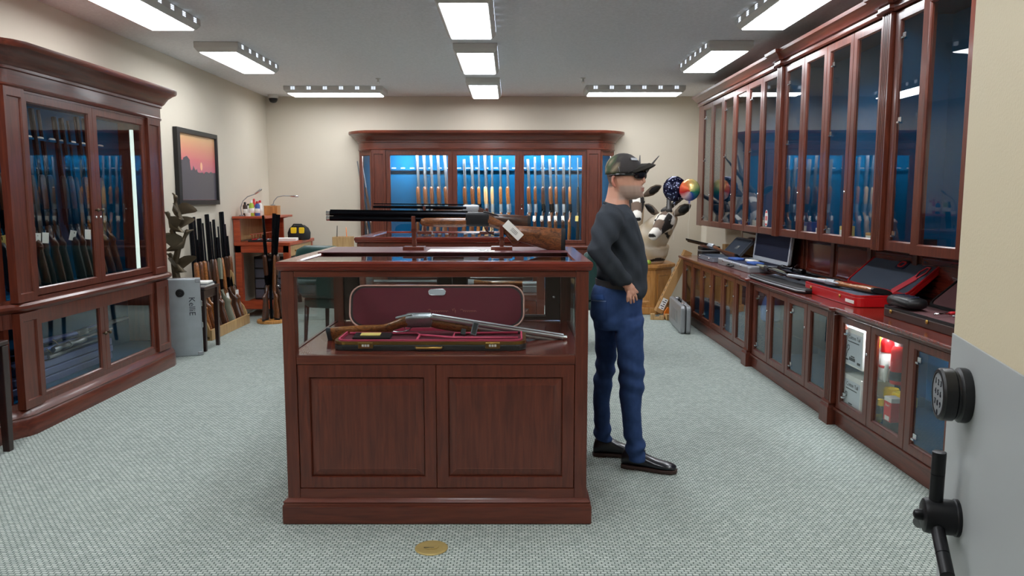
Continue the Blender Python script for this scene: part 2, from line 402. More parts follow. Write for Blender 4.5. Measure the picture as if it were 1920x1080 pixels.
CORN_P = [(-.03, 2.19), (.024, 2.19), (.024, 2.206), (.04, 2.215), (.052, 2.232), (.075, 2.262), (.11, 2.287), (.135, 2.298), (.142, 2.312), (.142, 2.335), (-.03, 2.335)]
PEG = MB().ell([(-.028, 0, .006, .010), (-.02, 0, .010, .014), (.02, 0, .010, .014), (.028, 0, .006, .010)], 8).mesh('peg', True)
def grand_cabinet(o, path, x0, x1, yb, bays, pils, z_rail=1.855, ends=()):
    MB().sweep(path, BASE_P).build('plinth', M_['mahogx'], o, 35)
    MB().sweep(path, WAIST_P).build('waist_moulding', M_['mahogx'], o, 35)
    MB().sweep(path, FRIEZE_P).build('frieze', M_['mahogx'], o, 35)
    MB().sweep(path, CORN_P).build('cornice', M_['mahogx'], o, 35)
    inner = [Vector(p) for p in path]
    poly = [(p[0], p[1]) for p in path]
    MB().prism(poly, .10, .20, 'z').build('bottom_board', M_['mahog'], o)
    MB().prism(poly, .66, .83, 'z').build('middle_board', M_['mahog'], o)
    MB().prism(poly, 2.07, 2.30, 'z').build('top_board', M_['mahog'], o)
    MB().box(x0, x1, yb-.012, yb, .165, 2.1).build('back_board', M_['mahog'], o)
    l = MB().box(x0+.03, x1-.03, yb-.016, yb-.0125, .2, .66).box(x0+.03, x1-.03, yb-.016, yb-.0125, .83, 2.07)
    l.prism([(p[0]*.999+.0, p[1]+.035 if p[1] < yb-.05 else p[1]-.018) for p in path], .8305, .838, 'z')
    l.prism([(p[0]*.999+.0, p[1]+.035 if p[1] < yb-.05 else p[1]-.018) for p in path], .2005, .206, 'z')
    l.build('felt_lining', M_['felt'], o)
    for a, b, y in pils:
        pilaster(o, a, b, .165, .75, y); pilaster(o, a, b, .815, 2.085, y)
    for a, b, y, kn in bays:
        w = b-a
        door(o, a, .835, w, 1.245, .062, .065, .05, knob=(kn, .52) if kn is not None else None, catch=(kn, .47) if kn is not None else None, y=y+.004)
        door(o, a, .17, w, .57, .062, .06, .055, knob=(kn, .30) if kn is not None else None, y=y+.004)
        MB().box(a+.02, b-.02, yb-.075, yb-.045, z_rail-.018, z_rail-.004).build('muzzle_rail', M_['felt'], o)
        n = max(2, int(round((w-.08)/.118)))
        for k in range(n):
            link('peg', PEG, M_['white'], o, loc=(a+.07+(w-.14)*(k+.0)/(n-1), yb-.062, z_rail))
    return o
# left wall cabinet: local x runs away from the camera, local y into the wall
LC = thing('display_cabinet', 'tall dark mahogany gun cabinet with cornice along the left wall', 'cabinet', (-2.94, 2.6, 0), pi/2)
lpath = [(0, .41), (0, .07), (1.80, .07), (1.87, .062), (1.92, .04), (1.96, .012), (2.0, 0), (3.93, 0), (3.985, .012), (4.03, .05), (4.05, .10), (4.05, .41)]
grand_cabinet(LC, lpath, 0, 4.05, .40, [(.30, 1.09, .07, .76), (1.09, 1.88, .07, .03), (2.12, 2.915, 0, .765), (2.915, 3.71, 0, .03)],
              [(.10, .30, .07), (1.93, 2.12, 0), (3.71, 3.93, 0)])
MB().box(4.02, 4.05, .10, .40, .16, 2.09).build('end_panel', M_['mahog'], LC); MB().box(0, .03, .08, .40, .16, 2.09).build('end_panel', M_['mahog'], LC)
MB().sweep([(3.93, .012), (3.975, .022), (4.015, .055), (4.035, .10), (4.035, .14)], [(-.012, .16), (.012, .16), (.012, 2.09), (-.012, 2.09)]).build('rounded_corner', M_['mahog'], LC, 30)
MB().box(1.882, 1.928, .055, .10, .16, 2.088).build('return_panel', M_['mahog'], LC)
lab(MB().box(3.615, 3.64, .07, .09, .86, 1.98).build('light_strip', M_['ledlow'], LC), 'pale upright light strip')
for a, b in ((.1, 1.9), (2.0, 3.95)):
    lab(MB().box(a, b, .06 if b > 2 else .12, .085 if b > 2 else .145, 2.055, 2.068).build('light_strip', M_['led'], LC), 'thin light strip behind the header')
# far wall cabinet
BC = thing('display_cabinet', 'mahogany gun cabinet with three glass doors on the far wall', 'cabinet', (0, 10.4, 0), 0)
bpath = [(-2.06, .345), (-2.06, .24), (-2.045, .19), (-2.0, .12), (-1.93, .05), (-1.86, .008), (-1.80, 0), (1.15, 0), (1.21, .008), (1.28, .05), (1.35, .12), (1.395, .19), (1.41, .24), (1.41, .345)]
grand_cabinet(BC, bpath, -2.05, 1.40, .34, [(-1.67, -.776, 0, .865), (-.776, .121, 0, .03), (.121, 1.02, 0, .03)], [(-1.85, -1.67, 0), (1.02, 1.20, 0)])
for sx, x, y in ((1, -2.055, .215), (-1, 1.21, .008)):
    L_ = math.hypot(.195, .207); a = math.atan2(-.207, .195)*sx
    door(BC, x, .835, L_, 1.245, .045, .065, .05, rot=a, y=y); door(BC, x, .17, L_, .57, .045, .06, .055, rot=a, y=y)
MB().box(-2.06, -2.045, .215, .345, .16, 2.09).build('end_panel', M_['mahog'], BC); MB().box(1.395, 1.41, .215, .345, .16, 2.09).build('end_panel', M_['mahog'], BC)
for a, b in ((-1.6, -.85), (-.70, .05), (.20, .95)):
    lab(MB().box(a, b, .05, .075, 2.055, 2.068).build('light_strip', M_['ledback'], BC), 'thin light strip behind the header')

# right wall: base units, counter, wall units
def base_unit(label, y1, y0, n, pil_hi, pil_lo, yend):
    """local x = y1 - Y"""
    o = thing('base_cabinet', label, 'cabinet', (2.06, y1, 0), -pi/2); W = y1-y0; D = .59
    MB().box(0, W, .012, D, 0, .10).build('plinth', M_['mahogx'], o, bevel=.006)
    MB().box(0, W, .03, D, .10, .115).box(0, W, .03, D, .722, .735).box(0, W, D-.015, D, .1, .73).box(0, .016, .03, D, .1, .73).box(W-.016, W, .03, D, .1, .73).build('carcass', M_['mahog'], o)
    l = MB().box(.017, W-.017, D-.02, D-.016, .116, .721).box(.017, W-.017, .031, D-.02, .1155, .118).box(.0165, .019, .031, D-.02, .117, .721).box(W-.019, W-.0165, .031, D-.02, .117, .721)
    l.build('felt_lining', M_['felt'], o)
    MB().box(.02, W-.02, .08, D-.03, .405, .411).build('shelf', M_['shelfglass'], o)
    MB().box(0, W, -.004, .03, .10, .118).box(0, W, 0, .03, .712, .735).build('face_frame', M_['mahogx'], o, bevel=.003)
    lo = .0; a = pil_hi; w = (W-pil_hi-pil_lo)/n
    if pil_hi > .02: MB().box(0, pil_hi, 0, .03, .118, .712).build('stile', M_['mahog'], o, bevel=.002)
    if pil_lo:
        pilaster(o, W-pil_lo, W, .14, .735, 0, .022, 4)
        MB().sweep([(W-pil_lo-.006, .03), (W-pil_lo-.006, -.022), (W-.018, -.022), (W-.018, .03)], [(-.03, 0), (.016, 0), (.016, .11), (.006, .125), (.008, .135), (0, .15), (-.03, .15)]).build('pilaster_base', M_['mahog'], o)
    for k in range(n):
        lr = k % 2
        door(o, a+k*w+.002, .12, w-.004, .590, .062, .045, .055, catch=((w-.03) if lr == 0 else None, .42) if lr == 0 else None,
             hinges=((.085, .50), (.085, .10)) if lr == 0 else (), y=.004)
    return o
BA = base_unit('far low mahogany base cabinet with six narrow glass doors', 9.16, 6.50, 6, .06, .11, 0)
BB = base_unit('middle low mahogany base cabinet with four narrow glass doors', 6.495, 4.785, 4, .01, .11, 0)
BCc = base_unit('nearest low mahogany base cabinet holding white boxes and spray cans', 4.78, 3.06, 4, .01, .02, 0)
lab(MB().box(.02, .62, .045, .065, .702, .714).build('light_strip', M_['ledfar'], BCc), 'thin light strip under the counter')
ct = thing('countertop', 'long polished mahogany countertop along the right wall', 'countertop', (0, 0, 0))
cp = [(2.655, 9.20), (2.01, 9.20), (2.01, 6.66), (1.985, 6.64), (1.985, 6.48), (2.01, 6.46), (2.01, 4.92), (1.985, 4.90), (1.985, 4.74), (2.01, 4.72), (2.01, 3.02), (2.655, 3.02)]
MB().prism(cp, .742, .766, 'z').build('slab', M_['mahogtop'], ct, bevel=.007)
MB().prism([(x+.012 if x < 2.6 else x, y) for x, y in cp], .7355, .742, 'z').build('under_moulding', M_['mahogx'], ct)
def wall_unit(label, y1, y0, n, st_hi, pil_lo, ajar=None):
    o = thing('wall_cabinet', label, 'cabinet', (2.30, y1, 0), -pi/2); W = y1-y0; D = .355; z0, z1 = 1.115, 2.56
    MB().box(0, W, .026, D, z0, z0+.03).box(0, W, .026, D, z1-.03, z1).box(0, W, D-.012, D, z0, z1).box(0, .016, .026, D, z0, z1).box(W-.016, W, .026, D, z0, z1).build('carcass', M_['mahog'], o)
    l = MB().box(.017, W-.017, D-.016, D-.0125, z0+.031, z1-.031).box(.017, W-.017, .028, D-.016, z0+.0305, z0+.034).box(.0165, .0185, .028, D-.017, z0+.032, z1-.032).box(W-.0185, W-.0165, .028, D-.017, z0+.032, z1-.032)
    l.build('felt_lining', M_['felt'], o)
    if st_hi > .02: MB().box(0, st_hi, 0, .026, z0, z1).build('stile', M_['mahog'], o, bevel=.002)
    if pil_lo > .03: pilaster(o, W-pil_lo, W, z0, z1-.01, 0, .022, 4)
    w = (W-st_hi-pil_lo)/n
    cpth = [(0, .02), (0, 0), (W-pil_lo-.01, 0), (W-pil_lo-.01, -.03), (W+.0, -.03), (W, .02)] if pil_lo > .03 else [(0, .02), (0, 0), (W, 0), (W, .02)]
    if st_hi > .1: cpth = [(-.0, .355)] + cpth[1:]
    MB().sweep(cpth, [(-.025, 2.545), (.012, 2.545), (.02, 2.556), (.012, 2.566), (.012, 2.585), (.028, 2.592), (.034, 2.608), (.055, 2.632), (.075, 2.645), (.08, 2.668), (-.025, 2.668)]).build('cornice', M_['mahogx'], o, 35)
    MB().box(.001, W-.001, .0, D, z1, 2.66).build('top_board', M_['mahog'], o)
    for k in range(n):
        a = st_hi+k*w+.002; ww = w-.004
        lr = k % 2
        hg = ((.085, 1.27), (.085, .78), (.085, .105)) if lr == 0 else ()
        if ajar == k:
            # hinged on the near side, far edge swung a little into the room
            d = door(o, a+ww, z0+.006, ww, z1-z0-.03, .058, .06, .062, y=.0, hinges=())
            d.rotation_euler = (0, 0, R(8)); d.location = (a+ww-ww*cos(R(8)), -ww*sin(R(8)), z0+.006)
        else:
            door(o, a, z0+.006, ww, z1-z0-.03, .058, .06, .062, catch=(ww-.03 if lr == 0 else .03, .36) if lr == 0 else None, hinges=hg, y=.0)
    return o
WA = wall_unit('far wall-hung mahogany cabinet with six tall glass doors', 9.55, 6.62, 6, .19, .11)
WB = wall_unit('middle wall-hung mahogany cabinet with four tall glass doors', 6.615, 4.755, 4, .01, .11)
WC = wall_unit('nearest wall-hung mahogany cabinet with one door ajar', 4.75, 3.06, 4, .01, .02, ajar=1)
pl = struct(MB().box(2.635, 2.66, 3.02, 8.8, .766, 1.115).build('trim_1', M_['mahog']))
for k in range(9):
    y0 = 3.06+k*.64; 
    MB().rects([(-.27, .27, -.135, .135, .012), (-.27, .27, -.135, .135, .003), (-.255, .255, -.12, .12, -.004), (-.245, .245, -.11, .11, 0)]).build('panel', M_['mahogtop'], pl, loc=(2.632, y0+.3, .94), rot=(0, 0, -pi/2))
    MB().box(2.622, 2.636, y0-.03, y0+.03, .768, 1.112).build('stile', M_['mahog'], pl, bevel=.003)
MB().box(2.622, 2.636, 3.02, 8.8, .768, .80).box(2.622, 2.636, 3.02, 8.8, 1.08, 1.112).build('rail', M_['mahogx'], pl, bevel=.003)
# oval sticker on the sixth far wall-cabinet door
st = thing('oval_sticker', 'white oval sticker with red stripes on far wall cabinet glass', 'sticker', (2.311, 6.97, 1.262), -pi/2)
ov = [(.042*cos(a*pi/12), .075*sin(a*pi/12)) for a in range(24)]
MB().prism(ov, -.0012, -.0002).build('backing', M_['white'], st)
MB().prism([(x*.9, z*.9) for x, z in ov if z > .038], -.0018, -.0012).prism([(x*.9, z*.9) for x, z in ov if z < -.038], -.0018, -.0012).box(-.03, -.018, -.0018, -.0012, -.02, .02).box(-.01, .008, -.0018, -.0012, -.02, .02).box(.016, .03, -.0018, -.0012, -.02, .02).build('print', M_['redflat'], st)

# ------------------------------------------------------------------ the two island showcases
def showcase(label, loc, with_front=True):
    o = thing('showcase', label, 'showcase', loc); hw, D = .662, 1.03
    MB().box(-hw-.022, hw+.022, -.022, D+.022, 0, .085).build('plinth', M_['mahogx'], o, bevel=.006)
    MB().sweep([(-hw, D), (-hw, 0), (hw, 0), (hw, D), (-hw, D)], [(-.03, .085), (.018, .085), (.014, .094), (.018, .100), (.010, .108), (0, .114), (-.03, .114)]).build('plinth_moulding', M_['mahogx'], o, 30)
    MB().box(-hw+.012, hw-.012, .03, D-.012, .10, .735).build('base_box', M_['mahog'], o)
    for x in (-hw, hw-.055):
        for y in (0, D-.055): MB().box(x, x+.055, y, y+.055, .105, 1.125).build('post', M_['mahog'], o, bevel=.003)
    MB().box(-hw+.055, hw-.055, .002, .05, .105, .156).build('bottom_rail', M_['mahogx'], o, bevel=.002)
    MB().box(-hw+.055, hw-.055, .002, .03, .716, .756).build('middle_rail', M_['mahogx'], o, bevel=.003)
    MB().box(-hw+.055, hw-.055, .002, .05, 1.098, 1.126).box(-hw+.055, hw-.055, D-.05, D-.002, 1.098, 1.126).box(-hw+.002, -hw+.05, .055, D-.055, 1.098, 1.126).box(hw-.05, hw-.002, .055, D-.055, 1.098, 1.126).build('top_rail', M_['mahogx'], o, bevel=.003)
    MB().box(-hw+.01, hw-.01, .028, D-.01, .735, .752).build('display_deck', M_['mahogtop'], o)
    for s in (-1, 1):
        x0, x1 = (-hw+.057, -.001) if s < 0 else (.001, hw-.057); z0, z1 = .158, .714
        d = MB().rects([(x0, x1, z0, z1, .03), (x0, x1, z0, z1, .006), (x0+.002, x1-.002, z0+.002, z1-.002, .004), (x0+.05, x1-.05, z0+.05, z1-.055, .004), (x0+.053, x1-.053, z0+.053, z1-.058, .012), (x0+.053, x1-.053, z0+.053, z1-.058, .02)]).build('door', M_['mahog'], o)
        MB().rects([(x0+.054, x1-.054, z0+.054, z1-.059, .021), (x0+.055, x1-.055, z0+.055, z1-.060, .0135), (x0+.088, x1-.088, z0+.088, z1-.093, .0035), (x0+.090, x1-.090, z0+.090, z1-.095, .0045)]).build('raised_panel', M_['mahog'], d)
    # side panels below the glass
    for x in (-hw+.008, hw-.02): MB().box(x, x+.012, .055, D-.055, .105, .756).build('side_panel', M_['mahog'], o)
    MB().box(-hw+.05, hw-.05, .012, .018, .75, 1.102).build('front_pane', M_['glass'], o)
    for x in (-hw+.014, hw-.020): MB().box(x, x+.006, .05, D-.05, .75, 1.102).build('side_pane', M_['glass'], o)
    # framed top
    t = MB()
    outer = (-hw-.016, hw+.016, -.016, D+.016); iw = .075
    def ring(x0, x1, y0, y1, z): return [(x0, y0, z), (x1, y0, z), (x1, y1, z), (x0, y1, z)]
    a, b, c, d = outer
    t.loft([ring(a+.012, b-.012, c+.012, d-.012, 1.126), ring(a+.004, b-.004, c+.004, d-.004, 1.132), ring(a+.004, b-.004, c+.004, d-.004, 1.140), ring(a, b, c, d, 1.144), ring(a, b, c, d, 1.158), ring(a+.006, b-.006, c+.006, d-.006, 1.166),
            ring(a+iw-.006, b-iw+.006, c+iw-.006, d-iw+.006, 1.166), ring(a+iw, b-iw, c+iw, d-iw, 1.160), ring(a+iw, b-iw, c+iw, d-iw, 1.126), ring(a+.012, b-.012, c+.012, d-.012, 1.126)], cap=False)
    t.build('top_frame', M_['mahogtop'], o)
    MB().box(a+iw-.002, b-iw+.002, c+iw-.002, d-iw+.002, 1.151, 1.159).build('top_pane', M_['glass'], o)
    for s in (-1, 1):
        w = hw-.056
        dd = door(o, -w if s < 0 else .001, .757, w-.002, .34, .085, .03, .03, mat=M_['darkwood'], y=D-.045)
        link('lock', CATCH, M_['chrome'], dd, loc=(.04 if s < 0 else w-.04, 0, .13))
    return o
S1 = showcase('mahogany island showcase with burgundy gun case inside, nearest', (-.325, 3.285, 0))
S2 = showcase('second mahogany island showcase, behind the nearest one', (-.42, 5.42, 0))
# ------------------------------------------------------------------ long guns: local x from butt to muzzle, z up, bore line at z = 0
_gm = {}
def gun_parts(kind, L, detail):
    key = (kind, L, detail)
    if key in _gm: return _gm[key]
    n = 14 if detail else 8; P = []
    H2 = lambda secs: [(x, (a+b)/2, (a-b)/2, h) for x, a, b, h in secs]
    if kind in ('over_under', 'side_by_side', 'pump'):
        st = [(.022, -.056, -.186, .018), (.05, -.055, -.180, .022), (.12, -.05, -.160, .0225), (.19, -.047, -.140, .022), (.235, -.046, -.128, .02), (.255, -.046, -.140, .019), (.272, -.044, -.142, .018), (.288, -.040, -.122, .0175), (.305, -.034, -.098, .017), (.33, -.022, -.074, .0165), (.36, -.008, -.060, .018), (.385, .004, -.054, .020), (.40, .008, -.052, .0205)]
        P.append(('stock', MB().ell(H2(st), n, 'x', 2.3), 'stock'))
        P.append(('butt_pad', MB().ell(H2([(0, -.058, -.189, .016), (.004, -.055, -.190, .0195), (.022, -.055, -.187, .0195)]), n, 'x', 2.4), 'pad'))
        P.append(('receiver', MB().ell(H2([(.395, .018, -.050, .0195), (.41, .022, -.051, .021), (.50, .022, -.051, .021), (.515, .021, -.046, .020)]), n, 'x', 5), 'rec'))
        P.append(('forend', MB().ell(H2([(.512, -.004, -.052, .021), (.56, -.004, -.056, .023), (.66, -.006, -.056, .023), (.72, -.008, -.053, .021), (.742, -.010, -.048, .017), (.750, -.016, -.040, .009)]), n, 'x', 2.6), 'stock'))
        b = MB()
        if kind == 'side_by_side':
            for s in (-1, 1): b.tube([(.49, s*.0115, 0), (.70, s*.0112, 0), (L, s*.0105, 0)], [.0135, .0118, .0105], n)
        else:
            for z in ((.008, -.0185) if kind == 'over_under' else (.006,)): b.tube([(.49, 0, z), (.70, 0, z), (L, 0, z)], [.0140, .0132, .0130], n)
        if kind == 'over_under': b.box(.52, L-.02, -.0055, .0055, -.011, .001)
        P.append(('barrel', b, 'barrel'))
        if kind == 'pump': P.append(('magazine_tube', MB().tube([(.5, 0, -.022), (.98, 0, -.022)], .0105, n), 'barrel'))
        P.append(('rib', MB().box(.505, L-.002, -.0042, .0042, .019, .0275), 'barrel'))
        if detail and kind == 'over_under':
            P.append(('choke_tube', MB().lathe([(.0122, L-.002), (.0122, L+.018), (.010, L+.018), (.010, L-.002)], 16, (0, 0, .008), 'x').lathe([(.0122, L-.002), (.0122, L+.018), (.010, L+.018), (.010, L-.002)], 16, (0, 0, -.0185), 'x'), 'chrome'))
            P.append(('top_lever', MB().ell([(.345, .004, .004, .004), (.36, .008, .005, .007), (.41, .024, .004, .006), (.425, .025, .003, .005)], 8), 'rec'))
        P.append(('trigger_guard', MB().tube([(.31, 0, -.088), (.335, 0, -.094), (.365, 0, -.094), (.395, 0, -.084), (.415, 0, -.062), (.418, 0, -.05)], .0032, 6), 'barrel'))
        P.append(('trigger', MB().tube([(.385, 0, -.05), (.378, 0, -.066), (.383, 0, -.078)], .0026, 6), 'chrome'))
    else:
        st = [(.02, -.035, -.150, .018), (.06, -.034, -.146, .021), (.16, -.03, -.115, .021), (.215, -.03, -.092, .019), (.245, -.03, -.104, .018), (.268, -.03, -.106, .0175), (.285, -.026, -.088, .017), (.31, -.018, -.062, .0165), (.35, -.008, -.056, .018), (.46, -.006, -.052, .021), (.60, -.008, -.044, .019), (.72, -.010, -.036, .016), (.745, -.014, -.028, .010)]
        P.append(('stock', MB().ell(H2(st), n, 'x', 2.3), 'stock'))
        P.append(('butt_pad', MB().ell(H2([(0, -.037, -.152, .016), (.004, -.034, -.153, .0185), (.02, -.034, -.151, .0185)]), n, 'x', 2.4), 'pad'))
        P.append(('receiver', MB().tube([(.335, 0, .002), (.345, 0, .003), (.53, 0, .003), (.54, 0, .002)], [.012, .0165, .0165, .013], n), 'rec'))
        P.append(('barrel', MB().tube([(.53, 0, .002), (.60, 0, .002), (L, 0, .002)], [.0135, .0105, .0085], n), 'barrel'))
        P.append(('bolt_handle', MB().tube([(.375, .014, .004), (.372, .036, -.006), (.368, .052, -.022)], [.0035, .0035, .007], 6), 'chrome'))
        if kind == 'scoped':
            P.append(('scope', MB().lathe([(.017, .24), (.021, .25), (.021, .30), (.0135, .33), (.0135, .43), (.0205, .43), (.0205, .455), (.0135, .455), (.0135, .53), (.024, .57), (.024, .63), (.02, .632)], n, (0, 0, .044), 'x').box(.36, .38, -.008, .008, .015, .04).box(.49, .51, -.008, .008, .015, .04), 'barrel'))
        P.append(('trigger_guard', MB().tube([(.30, 0, -.072), (.325, 0, -.084), (.36, 0, -.084), (.385, 0, -.070), (.395, 0, -.052)], .003, 6), 'barrel'))
    _gm[key] = [(a, m.mesh(a, 50), r) for a, m, r in P]
    return _gm[key]
TAGM = MB().box(-.022, .022, -.0008, .0008, -.085, -.012).tube([(0, 0, -.014), (0, .001, -.005), (0, 0, .004)], .0008, 4).mesh('price_tag')
def gun(label, kind='over_under', L=1.20, stock='walnut', rec='blued', barrel='blued', pad='rubber', detail=False, tagc=None, group=None, name=None, bend=0):
    o = thing(name or ('rifle' if kind in ('bolt', 'scoped') else 'shotgun'), label, 'gun', group=group)
    mats = {'stock': M_[stock], 'rec': M_[rec], 'barrel': M_[barrel], 'pad': M_[pad], 'chrome': M_['chrome']}
    piv = T(.50, 0, -.04) @ rotm('Y', bend) @ T(-.50, 0, .04)
    for a, me, r in gun_parts(kind, L, detail):
        p = link(a, me, mats[r], o)
        if bend and a in ('forend', 'barrel', 'rib', 'choke_tube'): p.matrix_local = piv
    if tagc:
        # hangs from the trigger guard, plumb whatever way the gun stands
        t = link('price_tag', TAGM, M_[tagc], o); o['_tag'] = t.name
    return o
def settle(o):
    """turn a hanging tag so that it hangs straight down in the world and faces the room"""
    if '_tag' in o.keys():
        t = bpy.data.objects[o['_tag']]; W = o.matrix_world
        p = W @ Vector((.365, 0, -.098)); d = -(W.to_3x3() @ Vector((0, 0, 1)))
        d.z = 0; d = d.normalized() if d.length > .1 else Vector((0, -1, 0))
        M = T(*p) @ Matrix.Rotation(math.atan2(d.y, d.x)+pi/2, 4, 'Z') @ rotm('X', random.uniform(-6, 6)) @ rotm('Y', random.uniform(-14, 14))
        t.matrix_local = W.inverted() @ M; del o['_tag']
    return o
def stand_gun(o, foot, top, front, spin=0):
    """butt on foot (x,y,z), muzzle leaning to top; underside of the gun turned to `front`"""
    f, t = Vector(foot), Vector(top); z = -Vector(front).normalized(); z.rotate(Matrix.Rotation(R(spin), 3, 'Z'))
    x = (t-(f+z*.11)).normalized(); z = (z - x*z.dot(x)).normalized()
    y = z.cross(x).normalized()
    # the butt's middle lies about 12 cm below the bore line
    pose(o, f + z*.11, x, z); return settle(o)

# far cabinet: guns standing on the felt floor behind each door
FZ = .842
stocks = ['walnut', 'walnut2', 'walnut3', 'blond', 'walnut', 'walnut2']
def far_row(xs, where, specs, y=10.56):
    n = len(xs)
    for i, px in enumerate(xs):
        k, L, s, rc, tg = specs[i]
        x = aty(px, 360, 10.6).x
        g = gun('%s long gun, %s from left, behind %s of the far cabinet' % ({'walnut': 'brown walnut', 'walnut2': 'honey brown', 'walnut3': 'dark walnut', 'blond': 'pale blond stocked', 'blackstock': 'black stocked'}[s], ordinal(i), where),
                k, L, s, rc, 'steelgrey', 'rubber', False, tg, 'long guns standing in the far cabinet')
        stand_gun(g, (x, y, FZ+.012), (x, 10.645, FZ+L), (-.45, -1, 0), random.uniform(-12, 12))
M_['steelgrey'] = plain('bright_barrel_steel', (150, 156, 164), .28, .9)
far_row([782, 795, 808, 821, 834], 'the left door', [('over_under', 1.24, 'walnut', 'engraved', None), ('over_under', 1.23, 'walnut', 'engraved', 'white'), ('over_under', 1.24, 'walnut', 'engraved', 'white'), ('side_by_side', 1.20, 'walnut', 'steelgrey', None), ('over_under', 1.21, 'walnut', 'engraved', None)])
far_row([870, 884, 897, 909, 922, 938, 951], 'the middle door', [('side_by_side', 1.12, 'walnut', 'engraved', None), ('over_under', 1.16, 'walnut', 'engraved', 'white'), ('pump', 1.20, 'walnut2', 'blued', None), ('over_under', 1.21, 'blond', 'engraved', 'white'), ('over_under', 1.22, 'blond', 'engraved', 'white'), ('over_under', 1.15, 'walnut2', 'engraved', 'white'), ('over_under', 1.12, 'walnut2', 'engraved', None)])
far_row([990, 1003, 1017, 1031, 1042, 1056, 1068, 1083], 'the right door', [('over_under', 1.12, 'walnut', 'engraved', 'white'), ('over_under', 1.15, 'walnut', 'engraved', 'white'), ('side_by_side', 1.20, 'walnut3', 'blued', 'white'), ('over_under', 1.12, 'walnut', 'blued', 'white'), ('over_under', 1.22, 'walnut', 'engraved', 'white'), ('side_by_side', 1.14, 'walnut3', 'engraved', 'white'), ('pump', 1.21, 'walnut2', 'blued', None), ('bolt', 1.14, 'blackstock', 'blued', 'yellowtag')])
for i, px in enumerate((678, 686)):
    g = gun('slim long gun leaning in the %s end window of the far cabinet' % ('narrow left', 'narrow left, farther right')[i], 'bolt', 1.1, 'walnut3', 'blued', 'steelgrey', group='long guns standing in the far cabinet')
    x = aty(px, 400, 10.62).x; stand_gun(g, (x+.10, 10.58, FZ+.012), (x-.03, 10.63, FZ+1.0), (0, -1, 0))
# left cabinet
def left_row(ys, where, z_top, specs):
    for i, y in enumerate(ys):
        k, L, s, tg = specs[i % len(specs)]
        g = gun('%s long gun, %s from camera, behind %s of left cabinet' % ({'walnut': 'brown walnut', 'walnut3': 'dark walnut', 'blackstock': 'black stocked'}[s], ordinal(i), where), k, L, s, 'blued', 'blued', 'rubber', False, tg, 'long guns standing in the left wall cabinet')
        stand_gun(g, (-3.14, y, FZ+.012), (-3.285, y+.03, FZ+L), (1, -.75, 0), random.uniform(-10, 10))
left_row([4.19, 4.27, 4.36], 'the nearest visible door', 0, [('scoped', 1.15, 'blackstock', None), ('bolt', 1.15, 'blackstock', None), ('over_under', 1.2, 'walnut3', None)])
left_row([4.80, 4.89, 4.98, 5.07, 5.16, 5.25, 5.34, 5.43], 'the left wide door', 0, [('over_under', 1.20, 'blackstock', 'yellowtag'), ('over_under', 1.18, 'walnut3', None), ('over_under', 1.21, 'blackstock', 'yellowtag'), ('pump', 1.19, 'walnut3', None), ('over_under', 1.20, 'walnut3', 'white'), ('scoped', 1.16, 'blackstock', 'white'), ('over_under', 1.2, 'walnut3', None), ('pump', 1.2, 'blackstock', None)])
left_row([5.60, 5.69, 5.78, 5.89, 6.0, 6.11], 'the right wide door', 0, [('over_under', 1.17, 'blackstock', 'white'), ('over_under', 1.17, 'walnut3', None), ('scoped', 1.16, 'blackstock', 'white'), ('over_under', 1.2, 'walnut', None), ('over_under', 1.2, 'walnut3', None), ('side_by_side', 1.19, 'walnut3', None)])
# cased and bare guns lying in the low part of the left cabinet
M_['bluegrey'] = plain('blue_grey_stock', (88, 102, 150), .4, .3)
for i, (y, z, dx) in enumerate(((4.72, .33, 0), (4.80, .42, .05), (5.02, .47, .09))):
    g = gun('blue-grey gun lying on its side low in the left cabinet, %s' % ('lowest', 'middle one', 'topmost')[i], ('bolt', 'scoped', 'over_under')[i], 1.12, 'bluegrey', 'steelgrey', 'steelgrey', group='guns lying low in the left cabinet')
    pose(g, (-3.05, y-.05, .392+.048*i), (-.03, 1, .0), (1, 0, .12))
for i, (y, z, L_) in enumerate(((4.62, .208, 1.3), (4.66, .262, 1.25), (4.70, .316, 1.15))):
    MBc = MB().prism(rrect(-L_/2, L_/2, -.12, .12, .05), z, z+.05, 'z')
    tag(MBc.build('gun_case', M_['bluegrey'], bevel=.008, loc=(-3.20, y+.62, 0), rot=(0, 0, pi/2)), 'flat blue-grey gun case low in the left cabinet, %s of three stacked' % ('bottom', 'middle', 'top')[i], 'case', 'gun cases stacked low in the left cabinet')

# ------------------------------------------------------------------ guns on the wooden cradles
def cradle(label, x0, x1, y, z, zt):
    o = thing('gun_stand', label, 'stand', (0, y, z))
    for x, t in ((x0, zt[0]), (x1, zt[1])):
        h = t-z
        MB().box(x-.055, x+.055, -.045, .045, 0, .022).build('foot', M_['mahog'], o, bevel=.003)
        MB().ell([(.022, x, .010, .012), (.035, x, .014, .016), (.055, x, .010, .012), (.07, x, .013, .012), (h-.055, x, .012, .011), (h-.05, x, .016, .014), (h-.035, x, .016, .014)], 10, 'z', 4).build('post', M_['mahog'], o, 40)
        MB().prism([(-.034, h-.035), (.034, h-.035), (.034, h+.03), (.024, h+.03), (.019, h-.005), (-.019, h-.005), (-.024, h+.03), (-.034, h+.03)], x-.010, x+.010, 'x').build('fork', M_['mahog'], o, bevel=.002)
        MB().prism([(-.024, h+.031), (-.018, h-.0045), (.018, h-.0045), (.024, h+.031), (.021, h+.031), (.016, h-.002), (-.016, h-.002), (-.021, h+.031)], x-.0095, x+.0095, 'x').build('felt_pad', M_['padgrey'], o)
    return o
YG = 3.98
cradle('two separate mahogany cradle posts holding the gun on the nearest showcase', -.497, -.045, YG, 1.167, (1.315, 1.272))
g = gun('over-under shotgun with figured walnut stock and white tag, on the nearest showcase', 'over_under', 1.215, 'walnut', 'matte', 'blued', 'rubber', True)
